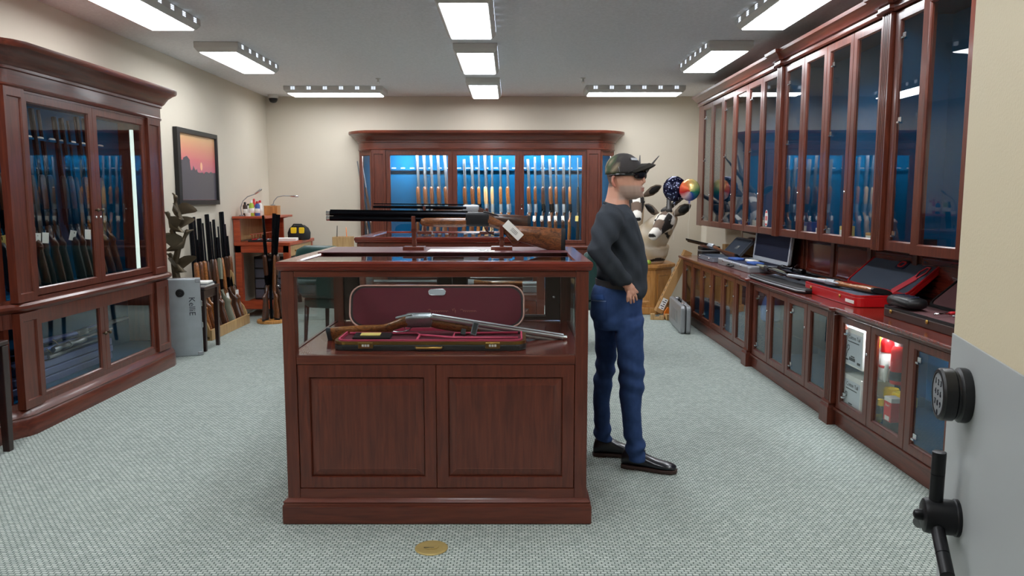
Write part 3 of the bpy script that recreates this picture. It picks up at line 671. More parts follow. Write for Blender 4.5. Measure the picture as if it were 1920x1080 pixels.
pose(g, (.285, YG, 1.337), (-1, 0, .012), (0, 0, 1)); settle(g)
tg = thing('price_tag', 'large cream tag tied to the grip of the nearest shotgun', 'tag', (0, 0, 0))
MB().box(-.055, .055, -.0012, .0012, -.022, .022).build('card', M_['white'], tg)
for k in range(3): MB().box(-.012, .028, -.0018, -.0012, -.008+k*.007, -.006+k*.007).build('printed_line', M_['ink'], tg)
pose(tg, aty(962, 432, YG-.04), (.72, 0, -.69), (.69, 0, .72))
cradle('two mahogany cradle posts on the second showcase', aty(797, 440, 5.9).x, aty(913, 440, 5.9).x, 5.9, 1.167, (1.348, 1.335))
g = gun('dark side-by-side shotgun with steel receiver on the second showcase', 'side_by_side', 1.2, 'walnut3', 'engraved', 'blued', 'rubber', True)
pose(g, (aty(995, 410, 5.9).x, 5.9, 1.362), (-1, 0, .01), (0, 0, 1))
# showcase inside
DZ = .753
mt = tag(MB().box(-.955, .285, 3.80, 4.235, 1.1668, 1.1705).build('display_mat', plain('plum_leather', (92, 48, 52), .42), bevel=.001), 'thin plum leather mat on the nearest showcase top', 'mat')
nt_ = thing('paper_strip', 'white paper strip with handwriting on the showcase mat', 'paper', (-.25, 3.95, 1.1707))
MB().box(-.17, .17, -.10, .10, 0, .0006).build('sheet', M_['paper'], nt_)
link('handwriting', text_mesh('/6u', .07, .0002, shear=.3), M_['ink'], nt_, loc=(.11, -.005, .0009))
# burgundy case
bc = thing('gun_case', 'open black gun case lined with burgundy velvet inside the showcase', 'case', (-.365, 3.405, DZ))
def tray(w, d, r): return rrect(-w/2, w/2, 0, d, r, 6)
W_ = .872; Dp = .36
MB().prism(tray(W_, Dp, .06), 0, .028, 'z').build('shell', M_['leather'], bc, bevel=.006)
def band(mb, poly, z0, z1, t):
    n = len(poly); c = Vector((sum(p[0] for p in poly)/n, sum(p[1] for p in poly)/n))
    inn = []
    for i in range(n):
        a, b, e = Vector(poly[i-1]), Vector(poly[i]), Vector(poly[(i+1) % n]); d = (e-a).normalized(); nn = Vector((-d.y, d.x))
        inn.append(tuple(b+nn*t))
    rings = [[(x, y, z0) for x, y in poly], [(x, y, z1) for x, y in poly], [(x, y, z1) for x, y in inn], [(x, y, z0) for x, y in inn]]
    rings.append(rings[0]); return mb.loft(rings, cap=False)
band(MB(), tray(W_+.002, Dp+.002, .06), .028, .042, .014).build('brass_rim', M_['brass'], bc)
band(MB(), tray(W_-.03, Dp-.03, .05), .032, .048, .008).xf(T(0, .015, 0)).build('piping', M_['piping'], bc, 40)
MB().prism(tray(W_-.04, Dp-.04, .05), .0285, .034, 'z').xf(T(0, .02, 0)).build('velvet_tray', M_['burgundy'], bc)
dv = MB().tube([(-.40, .21, .044), (-.08, .21, .044), (-.06, .16, .044), (.02, .13, .044), (.10, .09, .044), (.28, .09, .044), (.40, .09, .044)], .006, 6)
dv.tube([(-.06, .16, .044), (-.06, .05, .044)], .006, 6).tube([(.10, .09, .044), (.10, .21, .044), (.40, .23, .044)], .006, 6)
dv.build('divider', M_['piping'], bc, True)
lid = MB().prism(rrect(-W_/2, W_/2, 0, .215, .07, 6), -.004, .036, 'y'); lidM = T(0, Dp, .044) @ rotm('X', -14)
lo_ = lid.build('lid', M_['leather'], bc, bevel=.005); lo_.matrix_local = lidM
MB().prism(rrect(-W_/2+.018, W_/2-.018, .015, .20, .06, 6), -.0065, -.0045, 'y').build('lid_lining', M_['burgundy'], lo_)
pp = rrect(-W_/2+.004, W_/2-.004, .004, .211, .068, 6); MB().tube([(x, -.006, z) for x, z in pp], .0045, 6, closed=True).build('lid_piping', plain('pale_piping', (206, 160, 150), .6), lo_, True)
MB().tube([(x, -.008, z) for x, z in rrect(-.042, .042, .163, .193, .014, 5)], .0018, 6, closed=True).build('badge_rim', M_['chrome'], lo_, True)
MB().prism(rrect(-.041, .041, .164, .192, .013, 5), -.0085, -.0066, 'y').build('badge', M_['engraved'], lo_)
sq = []
for x0, x1, amp in ((-.045, .055, .004), (.075, .095, .010), (.115, .195, .004)):
    n_ = int((x1-x0)/.0022)
    sq.append([(x0+(x1-x0)*i/n_ + .002*sin(i*1.3), -.0075, .082 + amp*sin(i*1.3+pi/2) + (.011*math.exp(-((i-3)/2.5)**2))) for i in range(n_+1)])
sm = MB()
for q in sq: sm.tube(q, .0009, 4)
sm.build('script', plain('gold_thread', (170, 112, 96), .6), lo_)
for s in (-1, 1):
    lk = MB().box(s*.285-.033, s*.285+.033, -.010, .001, .012, .040).build('latch', M_['brass'], bc, bevel=.003)
    for k in range(3): MB().box(s*.285-.016+k*.012, s*.285-.007+k*.012, -.0125, -.0095, .021, .031).build('dial', M_['white'], lk)
MB().tube([(-.06, -.001, .018), (-.055, -.018, .016), (.055, -.018, .016), (.06, -.001, .018)], .006, 8).build('handle', M_['brass'], bc, True)
tag(MB().box(-.085, .085, -.045, .045, 0, .014).build('booklet', M_['black'], loc=(-.635, 3.50, DZ+.0420), rot=(.10, 0, 0)), 'black manual booklet lying in the burgundy case', 'booklet')
tag(MB().box(-.045, .045, -.022, .022, 0, .003).build('card', M_['yellowtag'], loc=(-.645, 3.505, DZ+.0575), rot=(.10, 0, 0)), 'yellow card on the black booklet', 'card')
tb = thing('choke_box', 'small black box propped upright in the burgundy case', 'box', (-.175, 3.56, DZ+.045)); tb.rotation_euler = (R(-20), R(14), 0)
MB().box(-.014, .014, -.006, .006, 0, .062).build('body', M_['grey'], tb, bevel=.002); MB().box(-.010, .010, -.0065, -.006, .004, .058).build('window', M_['black'], tb)
tag(MB().box(-.012, .012, -.008, .008, 0, .03).build('choke_box', M_['black'], loc=(-.225, 3.57, DZ+.043), rot=(-.5, .2, 0), bevel=.002), 'tiny dark box left of the propped box in the case', 'box')
g = gun('shotgun broken open, engraved silver receiver, resting on the burgundy case', 'over_under', 1.15, 'walnut2', 'engraved', 'steel', 'padgrey', True, bend=14.5)
b0 = aty(607, 617, 3.62); b0.z += .055
pose(g, b0 + Vector((.0, .0, -.012)), (cos(R(1.5)), -.02, sin(R(1.5))), (0, -.75, 1))
# second showcase: long gun and silver box on its deck
g = gun('long gun lying inside the second showcase', 'over_under', 1.15, 'walnut2', 'engraved', 'steelgrey')
pose(g, (.12, 5.75, DZ+.06), (-1, .03, 0), (0, -1, .25))
sb = thing('silver_box', 'engraved silver box inside the second showcase', 'box', (.15, 5.62, DZ))
MB().box(-.06, .06, -.04, .04, 0, .05).build('body', M_['engraved'], sb, bevel=.004); MB().box(-.062, .062, -.042, .042, .051, .075).build('lid', M_['engraved'], sb, bevel=.006)
# ------------------------------------------------------------------ things on the right counter
CZ = .7665
def shell_case(name, label, loc, rz, L, D, h, lidang, mshell, mlin, r=.05, lid_h=None, rim=None, lid_t=.04, rimw=.014):
    """open hard case: local x along its length, y towards the hinge"""
    o = thing(name, label, 'case', loc, rz); lh = lid_h or D
    MB().prism(rrect(-L/2, L/2, 0, D, r, 4), 0, h-.012, 'z').build('base_shell', mshell, o, bevel=.006)
    band(MB(), rrect(-L/2, L/2, 0, D, r, 4), h-.012, h, .014).build('rim', rim or mshell, o)
    MB().prism(rrect(-L/2+.015, L/2-.015, .015, D-.015, r*.8, 4), h-.012, h-.006, 'z').build('lining', mlin, o)
    l = MB().prism(rrect(-L/2, L/2, 0, lh, r, 4), .012, lid_t, 'y').build('lid', mshell, o, bevel=.006)
    bl = MB(); band(bl, rrect(-L/2, L/2, 0, lh, r, 4), -.012, 0, rimw); bl.xf(rotm('X', 90)); bl.build('lid_rim', rim or mshell, l)
    MB().prism(rrect(-L/2+.015, L/2-.015, .015, lh-.015, r*.8, 4), .006, .012, 'y').build('lid_lining', mlin, l)
    l.matrix_local = T(0, D+.002, h) @ rotm('X', -lidang)
    return o, l
LATCH = MB().lathe([(.012, 0), (.012, -.004), (.006, -.008)], 12, axis='y').mesh('latch', True)
# silver case whose lid stands up
c, l = shell_case('hard_case', 'open silver-white hard case with navy lining, lid upright', (2.15, 7.45, CZ), -pi/2, 1.02, .36, .065, 6, M_['alu'], M_['navy'], .02, .30, plain('pale_case_rim', (216, 222, 232), .4, .1), .03, .03)
for x in (-.3, .0, .3): link('latch', LATCH, M_['chrome'], c, loc=(x, -.001, .05))
MB().tube([(-.08, -.001, .03), (-.07, -.03, .022), (.07, -.03, .022), (.08, -.001, .03)], .008, 8).build('handle', M_['black'], c, True)
for i, (x, y, a, w) in enumerate(((-.27, .12, .1, .11), (.0, .2, -.08, .12), (.28, .14, .1, .11))):
    tag(MB().prism(rrect(-w, w, -.05, .05, .03, 3), 0, .02, 'z').build('foam_pouch', M_['bluep'] if i != 1 else M_['white'], loc=(2.15+y, 7.45-x, CZ+.061), rot=(0, 0, -pi/2+a), bevel=.006),
        ('blue pouch at the far end of the silver case', 'white folded cloth in the silver case', 'blue pouch at the near end of the silver case')[i], 'pouch')
# grey plastic case beyond it
c, l = shell_case('hard_case', 'open grey plastic case with slanted lid beyond the silver case', (2.13, 8.42, CZ), -pi/2, .62, .26, .05, 42, M_['grey'], M_['foam'], .04, .26, None, .03)
link('emblem', text_mesh('/ M', .07, .0003, shear=.3), M_['white'], l, loc=(0, .0045, .13), rot=(pi/2, 0, 0))
for x in (-.2, .2): link('latch', LATCH, M_['chrome'], c, loc=(x, -.001, .035))
g = gun('brown stocked shotgun resting across the grey plastic case', 'over_under', 1.05, 'walnut', 'engraved', 'blued')
pose(g, (2.30, 7.98, CZ+.135), (-.22, .97, .055), (-.75, -.1, .66))
bx_ = thing('tool_box', 'small black and silver box at the far end of the counter', 'box', (2.33, 9.02, CZ), .1)
MB().box(-.11, .11, -.08, .08, 0, .06).build('body', M_['black'], bx_, bevel=.008); MB().box(-.112, .112, -.082, .082, .062, .075).build('band', M_['silver'], bx_, bevel=.003); MB().box(-.11, .11, -.08, .08, .077, .12).build('lid', M_['black'], bx_, bevel=.01)
bx_ = thing('cardboard_box', 'small cardboard box at the back of the far counter end', 'box', (2.55, 8.93, CZ), -.1)
MB().box(-.07, .07, -.10, .10, 0, .145).build('body', M_['cardboard'], bx_, bevel=.003); MB().box(-.015, .015, -.101, .101, .1455, .146).build('tape', M_['pine'], bx_)
# bare action and soft case in front of the silver case
MB_ = M_['black']
pad = tag(MB().box(2.25, 2.6, 5.62, 6.75, CZ, CZ+.004).build('counter_mat', plain('black_mat', (40, 44, 52), .7, noise=.1, scale=90), bevel=.001), 'thin black mat on the middle of the counter', 'mat')
tag(MB().box(-.15, .15, -.10, .10, 0, .0012).build('paper_sheet', plain('blue_tint_paper', (190, 206, 236), .5), loc=(2.48, 6.72, CZ+.0045), rot=(0, 0, .3)), 'pale blue sheet of paper on the black mat', 'paper')
sc_, l = thing('soft_case', 'slim black soft gun case with pale edge on the counter front', 'case', (2.11, 5.95, CZ), -pi/2+.05), None
MB().prism([(-.62, -.02), (-.55, -.055), (-.1, -.085), (.5, -.09), (.56, -.06), (.56, .05), (.4, .075), (-.55, .03)], 0, .035, 'z').build('body', M_['black'], sc_, bevel=.012)
MB().tube([(-.62, -.02, .018), (-.55, -.058, .018), (-.1, -.088, .018), (.5, -.093, .018), (.563, -.06, .018)], .006, 6).build('zip_edge', M_['silver'], sc_, True)
g = gun('grey camouflaged shotgun without bright parts lying before the silver case', 'pump', 1.15, 'greystock', 'matte', 'blued')
pose(g, (2.20, 7.05, CZ+.085), (.03, -1, -.03), (-.95, 0, .3))
g = gun('dark rifle lying beside the grey shotgun on the counter', 'scoped', 1.1, 'walnut3', 'matte', 'blued')
pose(g, (2.36, 6.88, CZ+.075), (.12, -1, -.02), (-.95, 0, .3))
# red case
c, l = shell_case('hard_case', 'open bright red hard gun case with slate lining and coral strap', (2.13, 5.13, CZ), -pi/2, .86, .30, .075, 48, M_['red'], M_['foam'], .05, .31, M_['red'], .04)
for x in (-.28, .2): link('latch', LATCH, M_['brass'], c, loc=(x, -.001, .045))
MB().box(.28, .40, -.0015, .001, .02, .040).build('sticker', M_['white'], c)
MB().prism(rrect(-.03, .09, .20, .27, .02, 3), -.002, .006, 'y').build('pocket', M_['navy'], l)
MB().tube([(x, -.004, z) for x, z in rrect(.0, .065, .215, .258, .016, 4)], .006, 6, closed=True).build('pocket_ring', M_['redflat'], l, True)
MB().obox(T(.29, .001, .08) @ rotm('Y', 28), .032, .004, .085).build('strap', M_['pink'], l, bevel=.002)
MB().tube([(.315, 0, .15), (.30, 0, .20), (.325, 0, .245), (.365, 0, .245), (.375, 0, .20), (.345, 0, .145)], .005, 6).build('strap_loop', M_['pink'], l, True)
g = gun('take-down shotgun with pale forend lying in the red case', 'over_under', 1.2, 'walnut2', 'engraved', 'steel', 'rubber', True, bend=0)
pose(g, (2.20, 4.76, CZ+.118), (-.02, .99, -.035), (-.97, 0, .22))
# brown case, nearest
c, l = shell_case('hard_case', 'open dark brown leather gun case with maroon lining, nearest the door', (2.15, 4.02, CZ), -pi/2, .80, .26, .06, 50, M_['brownleather'], M_['maroon'], .05, .30, M_['black'], .04)
for x in (-.28, .1): link('latch', LATCH, M_['brass'], c, loc=(x, -.001, .035))
tag(MB().box(-.10, .10, -.001, .001, 0, .19).build('paper_sheet', M_['paper'], loc=(2.462, 4.06, CZ+.085), rot=(R(-50), 0, -pi/2-.12)), 'white sheet of paper leaning in the brown case lid', 'paper')
pu = thing('padded_pouch', 'quilted black pouch lying on the brown case', 'pouch', (2.22, 4.27, CZ+.062), -pi/2)
MB().ell([(-.12, .03, .02, .05), (-.10, .032, .03, .065), (0, .034, .034, .07), (.10, .032, .03, .065), (.12, .03, .02, .05)], 12, 'x', 3).build('body', M_['black'], pu, True)
for k in range(4): MB().tube([(-.08+k*.05, -.062, .03), (-.075+k*.05, -.03, .062), (-.06+k*.05, .02, .068)], .004, 6).build('stitching', M_['navy'], pu, True)
for i, (x, y, a) in enumerate(((2.28, 3.98, .3), (2.33, 3.85, -.4))):
    t = thing('tool', ('silver and red choke wrench in the brown case', 'silver stock wrench in the brown case')[i], 'tool', (x, y, CZ+.062), a)
    MB().tube([(-.08, 0, .008), (.02, 0, .008)], .006, 8).build('shaft', M_['chrome'], t, True); MB().tube([(.02, 0, .009), (.07, 0, .009)], .009, 8).build('grip', M_['redflat'] if i == 0 else M_['black'], t, True)

# ------------------------------------------------------------------ stock inside the nearest base cabinet
def cotton(z, t, y):
    o = thing('cleaning_box', 'white %s of two boxes printed Cotton Tail in base cabinet' % t, 'box', (2.092, y, z), -pi/2)
    MB().box(-.125, .125, 0, .20, 0, .235).build('carton', M_['white'], o, bevel=.003)
    MB().box(-.115, .115, -.0012, -.0002, .012, .205).build('front_label', plain('label_grey', (206, 212, 220), .6), o)
    link('lettering', text_mesh('Cotton Tail', .034, .0004), M_['ink'], o, loc=(.01, -.002, .178), rot=(pi/2, 0, 0))
    MB().box(-.075, .075, -.002, -.0012, .148, .154).build('small_print', M_['ink'], o)
    a = MB(); a.tube([(-.085, -.0022, .10), (-.075, -.0022, .125), (-.055, -.0022, .125), (-.055, -.0022, .105), (-.075, -.0022, .09), (-.085, -.0022, .07), (-.09, -.0022, .05)], .0035, 4, flat=.4)
    a.box(-.05, .03, -.0024, -.0012, .035, .055).box(-.03, .02, -.0024, -.0012, .058, .066).box(.06, .10, -.0024, -.0012, .025, .04).box(-.095, -.06, -.0024, -.0012, .03, .04)
    a.build('printed_drawing', M_['ink'], o)
cotton(.412, 'upper', 4.615); cotton(.119, 'lower', 4.615)
def bottle(name, label, loc, prof, mbody, caps=None, mcap=None, labelband=None, mband=None, n=16):
    o = thing(name, label, 'bottle', loc)
    MB().lathe(prof, n).build('body', mbody, o, 40)
    if caps: MB().lathe(caps, n).build('cap', mcap, o, 40)
    if labelband:
        z0, z1, r = labelband; MB().lathe([(r, z0), (r+.0008, z0+.001), (r+.0008, z1-.001), (r, z1)], n).build('wrap_label', mband, o, 40)
    return o
UZ = .412; LZ = .119
bottle('solvent_can', 'black and yellow can with yellow cap on glass shelf', (2.15, 4.42, UZ), [(.04, 0), (.042, .004), (.042, .15), (.03, .165)], M_['grey'], [(.036, .166), (.036, .215), (.03, .22)], M_['yellow'], (.06, .12, .0421), M_['ink'])
bottle('spray_can', 'white spray can with tall red cap on glass shelf', (2.135, 4.29, UZ), [(.036, 0), (.038, .004), (.038, .15), (.03, .16)], M_['white'], [(.037, .161), (.037, .21), (.028, .24), (.014, .25)], M_['red'], (.07, .085, .0381), M_['redflat'])
bottle('spray_can', 'tall red spray can beside the white one on glass shelf', (2.15, 4.19, UZ), [(.036, 0), (.038, .004), (.038, .19), (.028, .21)], M_['red'], [(.02, .211), (.02, .235)], M_['white'], (.02, .07, .0381), M_['ink'])
sp = thing('plastic_scoop', 'white plastic scoop leaning before the spray cans', 'scoop', (2.098, 4.225, UZ)); sp.rotation_euler = (0, 0, -pi/2)
MB().ell([(0, 0, .008, .003), (.03, .005, .016, .008), (.07, .012, .019, .01), (.10, .02, .016, .008), (.125, .028, .006, .004)], 10, 'z').build('bowl', M_['white'], sp, True)
for i in range(3):
    bottle('lubricant_jar', 'yellow lidded jar on the cabinet floor, %s of three' % ('nearest', 'middle', 'farthest')[i], (2.25, 4.24+i*.10, LZ), [(.038, 0), (.04, .004), (.04, .15)], M_['shelfglass'], [(.042, .151), (.042, .20), (.038, .205)], M_['yellow'])
bottle('oil_bottle', 'small grey oil bottle with white spout on cabinet floor', (2.13, 4.36, LZ), [(.026, 0), (.028, .004), (.028, .10), (.012, .125)], M_['grey'], [(.014, .126), (.014, .15), (.007, .155), (.006, .18)], M_['white'], (.03, .08, .0281), M_['yellow'])
bottle('oil_bottle', 'clear bottle with square yellow cap on cabinet floor', (2.12, 4.295, LZ), [(.02, 0), (.022, .004), (.02, .11), (.012, .14)], M_['shelfglass'], [(.02, .141), (.02, .175)], M_['yellow'])
rb = thing('patch_box', 'red and black carton with white lid on cabinet floor', 'box', (2.105, 4.19, LZ), -pi/2)
MB().box(-.04, .04, 0, .06, 0, .08).build('lower_print', M_['ink'], rb); MB().box(-.04, .04, 0, .06, .081, .19).build('carton', M_['redflat'], rb); MB().box(-.04, .04, 0, .06, .191, .215).build('lid', M_['white'], rb)
link('lettering', text_mesh('Shot !', .02, .0004), M_['white'], rb, loc=(0, -.001, .17), rot=(pi/2, 0, 0))
MB().box(-.025, .025, -.001, 0, .085, .11).build('panel', M_['white'], rb)

# ------------------------------------------------------------------ floor by the far right corner
gc = thing('hard_case', 'closed silver-grey hard case standing on the carpet by the counter', 'case', (1.90, 8.55, 0), R(86))
pr = rrect(-.46, .46, .0, .30, .04, 4)
MB().prism(pr, .003, .055, 'y').build('shell', M_['silver'], gc, bevel=.014); MB().prism(pr, -.055, -.003, 'y').build('shell', M_['silver'], gc, bevel=.014)
MB().prism(rrect(-.455, .455, .005, .295, .04, 4), -.0035, .0035, 'y').build('seam', M_['black'], gc)
MB().tube([(-.07, 0, .298), (-.06, 0, .325), (.06, 0, .325), (.07, 0, .298)], .010, 8).build('handle', M_['black'], gc, True)
for x in (-.26, .26): MB().box(x-.03, x+.03, -.02, .02, .295, .31).build('latch', M_['chrome'], gc, bevel=.003)
for k in range(5): MB().box(-.2+k*.1, -.14+k*.1, .055, .058, .08, .22).build('rib', M_['silver'], gc, bevel=.004)
lb = thing('long_carton', 'long narrow cardboard carton leaning against the counter end', 'box')
a0 = atz(1240, 598, 0); a1 = aty(1280, 503, 9.22)
xd = Vector((a1.x-a0.x+.0, .0, .70)).normalized()
MB().box(0, .82, -.055, .055, -.045, .045).build('carton', M_['cardboard'], lb, bevel=.003)
for k in range(9): MB().box(.13+k*.066, .165+k*.066, -.012, .012, .0452, .0458).build('printed_mark', M_['ink'], lb)
MB().box(.05, .19, -.0556, -.055, -.035, .03).build('shipping_label', M_['paper'], lb)
for k in range(5): MB().box(.06+k*.026, .07+k*.026, -.0562, -.0556, -.025, .0+.02*(k % 2)).build('bar_code', M_['ink'], lb)
pose(lb, (1.80, 9.29, .065), (.42, .0, .90), (-.9, 0, .42))
for i, (x, y, rz) in enumerate(((1.93, 9.10, .2), (1.76, 9.12, -.2))):
    t = thing('wood_offcut', ('pale wooden block with notch on the carpet by the carton', 'pale wooden block behind the notched one')[i], 'block', (x, y, 0), rz)
    MB().prism([(-.08, 0), (.08, 0), (.08, .05), (.03, .05), (.02, .03), (-.02, .03), (-.03, .07), (-.08, .07)], -.04, .04).build('block', M_['pine'], t, bevel=.003)
tag(MB().prism([(-.05, 0), (.05, 0), (.045, .09), (.0, .14), (-.04, .08)], -.015, .015).build('orange_bracket', M_['orangep'], loc=(1.90, 9.21, .0), rot=(0, 0, .1), bevel=.004), 'small orange plastic bracket on the carpet', 'bracket')
# brass floor outlet
p = atz(809, 1028, 0); fo = thing('floor_outlet', 'round brass floor outlet set in the carpet', 'outlet', p)
MB().lathe([(.068, 0), (.068, .003), (.062, .006), (.056, .005)], 28).build('rim', M_['palebrass'], fo, 40)
for s in (-1, 1): MB().prism([(.022*cos(a*pi/8)+s*.008, .022*sin(a*pi/8)*(1 if s > 0 else 1)) for a in range(16)], .0052, .0085+.0005*s, 'z').build('cover', M_['palebrass'], fo, bevel=.001)
MB().box(-.03, .012, -.012, -.009, .0085, .0095).build('slot', M_['ink'], fo)

# small stock on the floors of the wall cabinets, a blue bag in the middle base cabinet
k_ = 0
for y, mb_, w_, h_ in ((6.36, 'black', .09, .07), (6.22, 'bluep', .07, .10), (5.98, 'white', .06, .06), (5.55, 'yellowtag', .05, .09), (5.12, 'cardboard', .09, .06), (4.50, 'black', .10, .05), (7.55, 'white', .08, .08), (8.02, 'bluep', .08, .06)):
    o = thing('scope_box', 'small %s box on the wall cabinet floor, %s from the camera' % ({'black': 'black', 'bluep': 'blue', 'white': 'white', 'yellowtag': 'yellow', 'cardboard': 'tan'}[mb_], ordinal({4.50: 0, 5.12: 1, 5.55: 2, 5.98: 3, 6.22: 4, 6.36: 5, 7.55: 6, 8.02: 7}[y])), 'box', (2.38, y, 1.1495), -pi/2, 'small boxes in the wall cabinets')
    MB().box(-w_/2, w_/2, 0, .09, 0, h_).build('carton', M_[mb_], o, bevel=.002); MB().box(-w_/2+.01, w_/2-.01, -.001, 0, h_*.3, h_*.7).build('label_strip', M_['paper'], o)
bgg = thing('cloth_bag', 'slumped bright blue cloth bag in the middle base cabinet', 'bag', (2.19, 6.40, .4115), -pi/2)
MB().ell([(0, 0, .05, .06), (.02, 0, .065, .08), (.10, 0, .07, .085), (.17, .005, .06, .07), (.21, .0, .045, .05), (.225, 0, .02, .02)], 20, 'z', 2.6).build('body', plain('blue_cloth', (32, 104, 176), .8), bgg, True)
MB().tube([(-.03, -.04, .20), (-.02, -.06, .25), (.02, -.06, .25), (.03, -.04, .20)], .008, 8).build('handle', M_['navy'], bgg, True)
# ------------------------------------------------------------------ left wall: picture, metal case, table, bronze, racks, bench
pf = thing('picture', 'black framed sunset photograph hanging on the left wall', 'picture', (XL, 8.28, 1.762), pi/2)
pw, ph = 1.06, .775
MB().rects([(-pw/2, pw/2, -ph/2, ph/2, -.002), (-pw/2, pw/2, -ph/2, ph/2, -.045), (-pw/2+.07, pw/2-.03, -ph/2+.045, ph/2-.045, -.045), (-pw/2+.075, pw/2-.035, -ph/2+.05, ph/2-.05, -.022), (-pw/2+.075, pw/2-.035, -ph/2+.05, ph/2-.05, -.002)], close=True).build('frame', M_['black'], pf)
def sunset():
    m, nt, b, L = nodes('sunset_print'); tc = nt.nodes.new('ShaderNodeTexCoord'); sx = nt.nodes.new('ShaderNodeSeparateXYZ'); L(tc.outputs['Object'], sx.inputs[0])
    mr = nt.nodes.new('ShaderNodeMapRange'); mr.inputs[1].default_value = -.05; mr.inputs[2].default_value = .33; L(sx.outputs[2], mr.inputs[0])
    cr = nt.nodes.new('ShaderNodeValToRGB'); e = cr.color_ramp.elements
    e[0].color = (*lin((196, 110, 128)), 1); e[1].color = (*lin((222, 178, 128)), 1)
    for p, c in ((.35, (214, 118, 120)), (.65, (218, 146, 120))): q = e.new(p); q.color = (*lin(c), 1)
    L(mr.outputs[0], cr.inputs[0]); L(cr.outputs[0], b.inputs['Base Color']); b.inputs['Roughness'].default_value = .25
    return m
pr_ = MB().box(-pw/2+.07, pw/2-.03, -.02, -.004, -ph/2+.045, ph/2-.045).build('print', sunset(), pf)
sil = [(-.455, -.335), (.495, -.335), (.495, -.035), (.40, -.04), (.36, -.025), (.30, -.045), (.24, -.03), (.19, -.04), (.17, -.06), (.12, -.04), (.05, -.05), (.0, -.045), (-.02, -.01), (-.06, -.03), (-.09, .0), (-.11, .02), (-.13, -.02), (-.18, -.03), (-.20, .06), (-.19, .075), (-.27, .115), (-.36, .09), (-.355, .075), (-.42, .065), (-.455, .07)]
MB().prism(sil, -.0215, -.0201).build('printed_skyline', plain('dusk_grey_print', (84, 80, 88), .3), pr_)
MB().prism([(.10+.028*cos(a*pi/8), .02+.045*sin(a*pi/8)) for a in range(16)], -.0213, -.0201).build('printed_sun', plain('sun_print', (240, 176, 140), .3), pr_)

ac = thing('flight_case', 'scuffed aluminium flight case with handwriting, standing beside the left cabinet', 'case', (-3.0, 6.93, 0), R(20))
MB().box(-.23, .17, .0, .085, 0, .71).build('shell', M_['alu'], ac, bevel=.006); MB().box(-.23, .17, .088, .16, 0, .71).build('shell', M_['alu'], ac, bevel=.006)
for y0, y1 in ((.075, .083), (.09, .098)): MB().box(-.233, .173, y0, y1, -.0, .713).build('edge_rail', M_['chrome'], ac, bevel=.002)
for x in (-.225, .13):
    for z in (.0, .675): MB().box(x, x+.045, -.006, .04, z, z+.038).build('corner_guard', M_['silver'], ac, bevel=.006)
MB().lathe([(.038, 0), (.036, -.008), (.028, -.010), (.026, -.004), (.012, -.004), (.010, -.012)], 20, (.0, -.001, .585), 'y').build('round_latch', M_['black'], ac, 40)
link('handwriting', text_mesh('KelliE', .075, .0003), M_['ink'], ac, loc=(.095, -.0012, .46), rot=(pi/2, pi/2, 0))
pass
for z in (.25, .45): MB().box(.171, .182, .06, .11, z, z+.05).build('catch', M_['chrome'], ac, bevel=.004)

def table(label, x0, x1, y0, y1, h, leg=.022, name='side_table'):
    o = thing(name, label, 'table', ((x0+x1)/2, (y0+y1)/2, 0)); hx, hy = (x1-x0)/2, (y1-y0)/2
    MB().box(-hx, hx, -hy, hy, h-.025, h).build('top', M_['darkwood'], o, bevel=.005)
    MB().box(-hx+.02, hx-.02, -hy+.02, hy-.02, h-.11, h-.026).build('apron', M_['darkwood'], o, bevel=.003)
    for sx in (-1, 1):
        for sy in (-1, 1):
            cx, cy = sx*(hx-.03), sy*(hy-.03)
            MB().loft([[(cx-r, cy-r, z), (cx+r, cy-r, z), (cx+r, cy+r, z), (cx-r, cy+r, z)] for r, z in ((leg*.75, 0), (leg, h*.6), (leg*1.05, h-.03))]).build('leg', M_['darkwood'], o, bevel=.003)
    return o
table('dark wooden side table behind the aluminium case', -3.33, -2.86, 7.14, 7.52, .61)
for i in range(3):
    tag(MB().box(-.12+.012*i, .11, -.11, .12-.01*i, 0, .014).build('catalogue', M_['white'] if i != 1 else M_['silver'], loc=(-2.985, 7.31, .6105+i*.0145), rot=(0, 0, .06*i), bevel=.002), 'flat pale catalogue on the dark side table, %s of three' % ('bottom', 'middle', 'top')[i], 'catalogue', 'catalogues on the side table')
# bronze of flying ducks
bz = thing('bronze_sculpture', 'bronze sculpture of ducks rising one above another', 'sculpture', (-3.20, 7.34, .61))
MB().lathe([(.075, 0), (.085, .01), (.08, .03), (.06, .05), (.05, .07)], 14).build('base', M_['bronze'], bz, True)
def duck(mb, c, s, yaw, pitch, wings):
    M = T(*c) @ Matrix.Rotation(yaw, 4, 'Z') @ rotm('Y', pitch) @ Matrix.Scale(s, 4); d = MB()
    d.ell([(-.13, .02, .004, .03), (-.09, .01, .02, .03), (-.03, 0, .042, .042), (.03, 0, .045, .042), (.07, .02, .03, .028), (.10, .045, .022, .02), (.13, .07, .028, .026), (.155, .078, .026, .024), (.175, .072, .012, .014), (.21, .062, .006, .012)], 10)
    for sd, up in wings:
        u = cos(R(up)); v = sin(R(up))
        rings = []
        for t, ch, off in ((0, .12, .0), (.06, .15, .0), (.11, .14, -.02), (.15, .10, -.05), (.18, .03, -.08)):
            th = .007*(1-t*2.4)+.002
            rings.append([(off+ch/2, sd*(.03+t*u), .02+t*v), (off, sd*(.03+t*u)-sd*v*th, .02+t*v+th*u), (off-ch/2, sd*(.03+t*u), .02+t*v), (off, sd*(.03+t*u)+sd*v*th, .02+t*v-th*u)])
        d.loft(rings)
    mb.add([tuple(M @ Vector(p)) for p in d.v], d.f)
dk = MB().tube([(0, 0, .05), (-.02, .01, .20), (.03, 0, .36), (-.02, 0, .52), (.02, 0, .66)], [.04, .034, .03, .028, .02], 8)
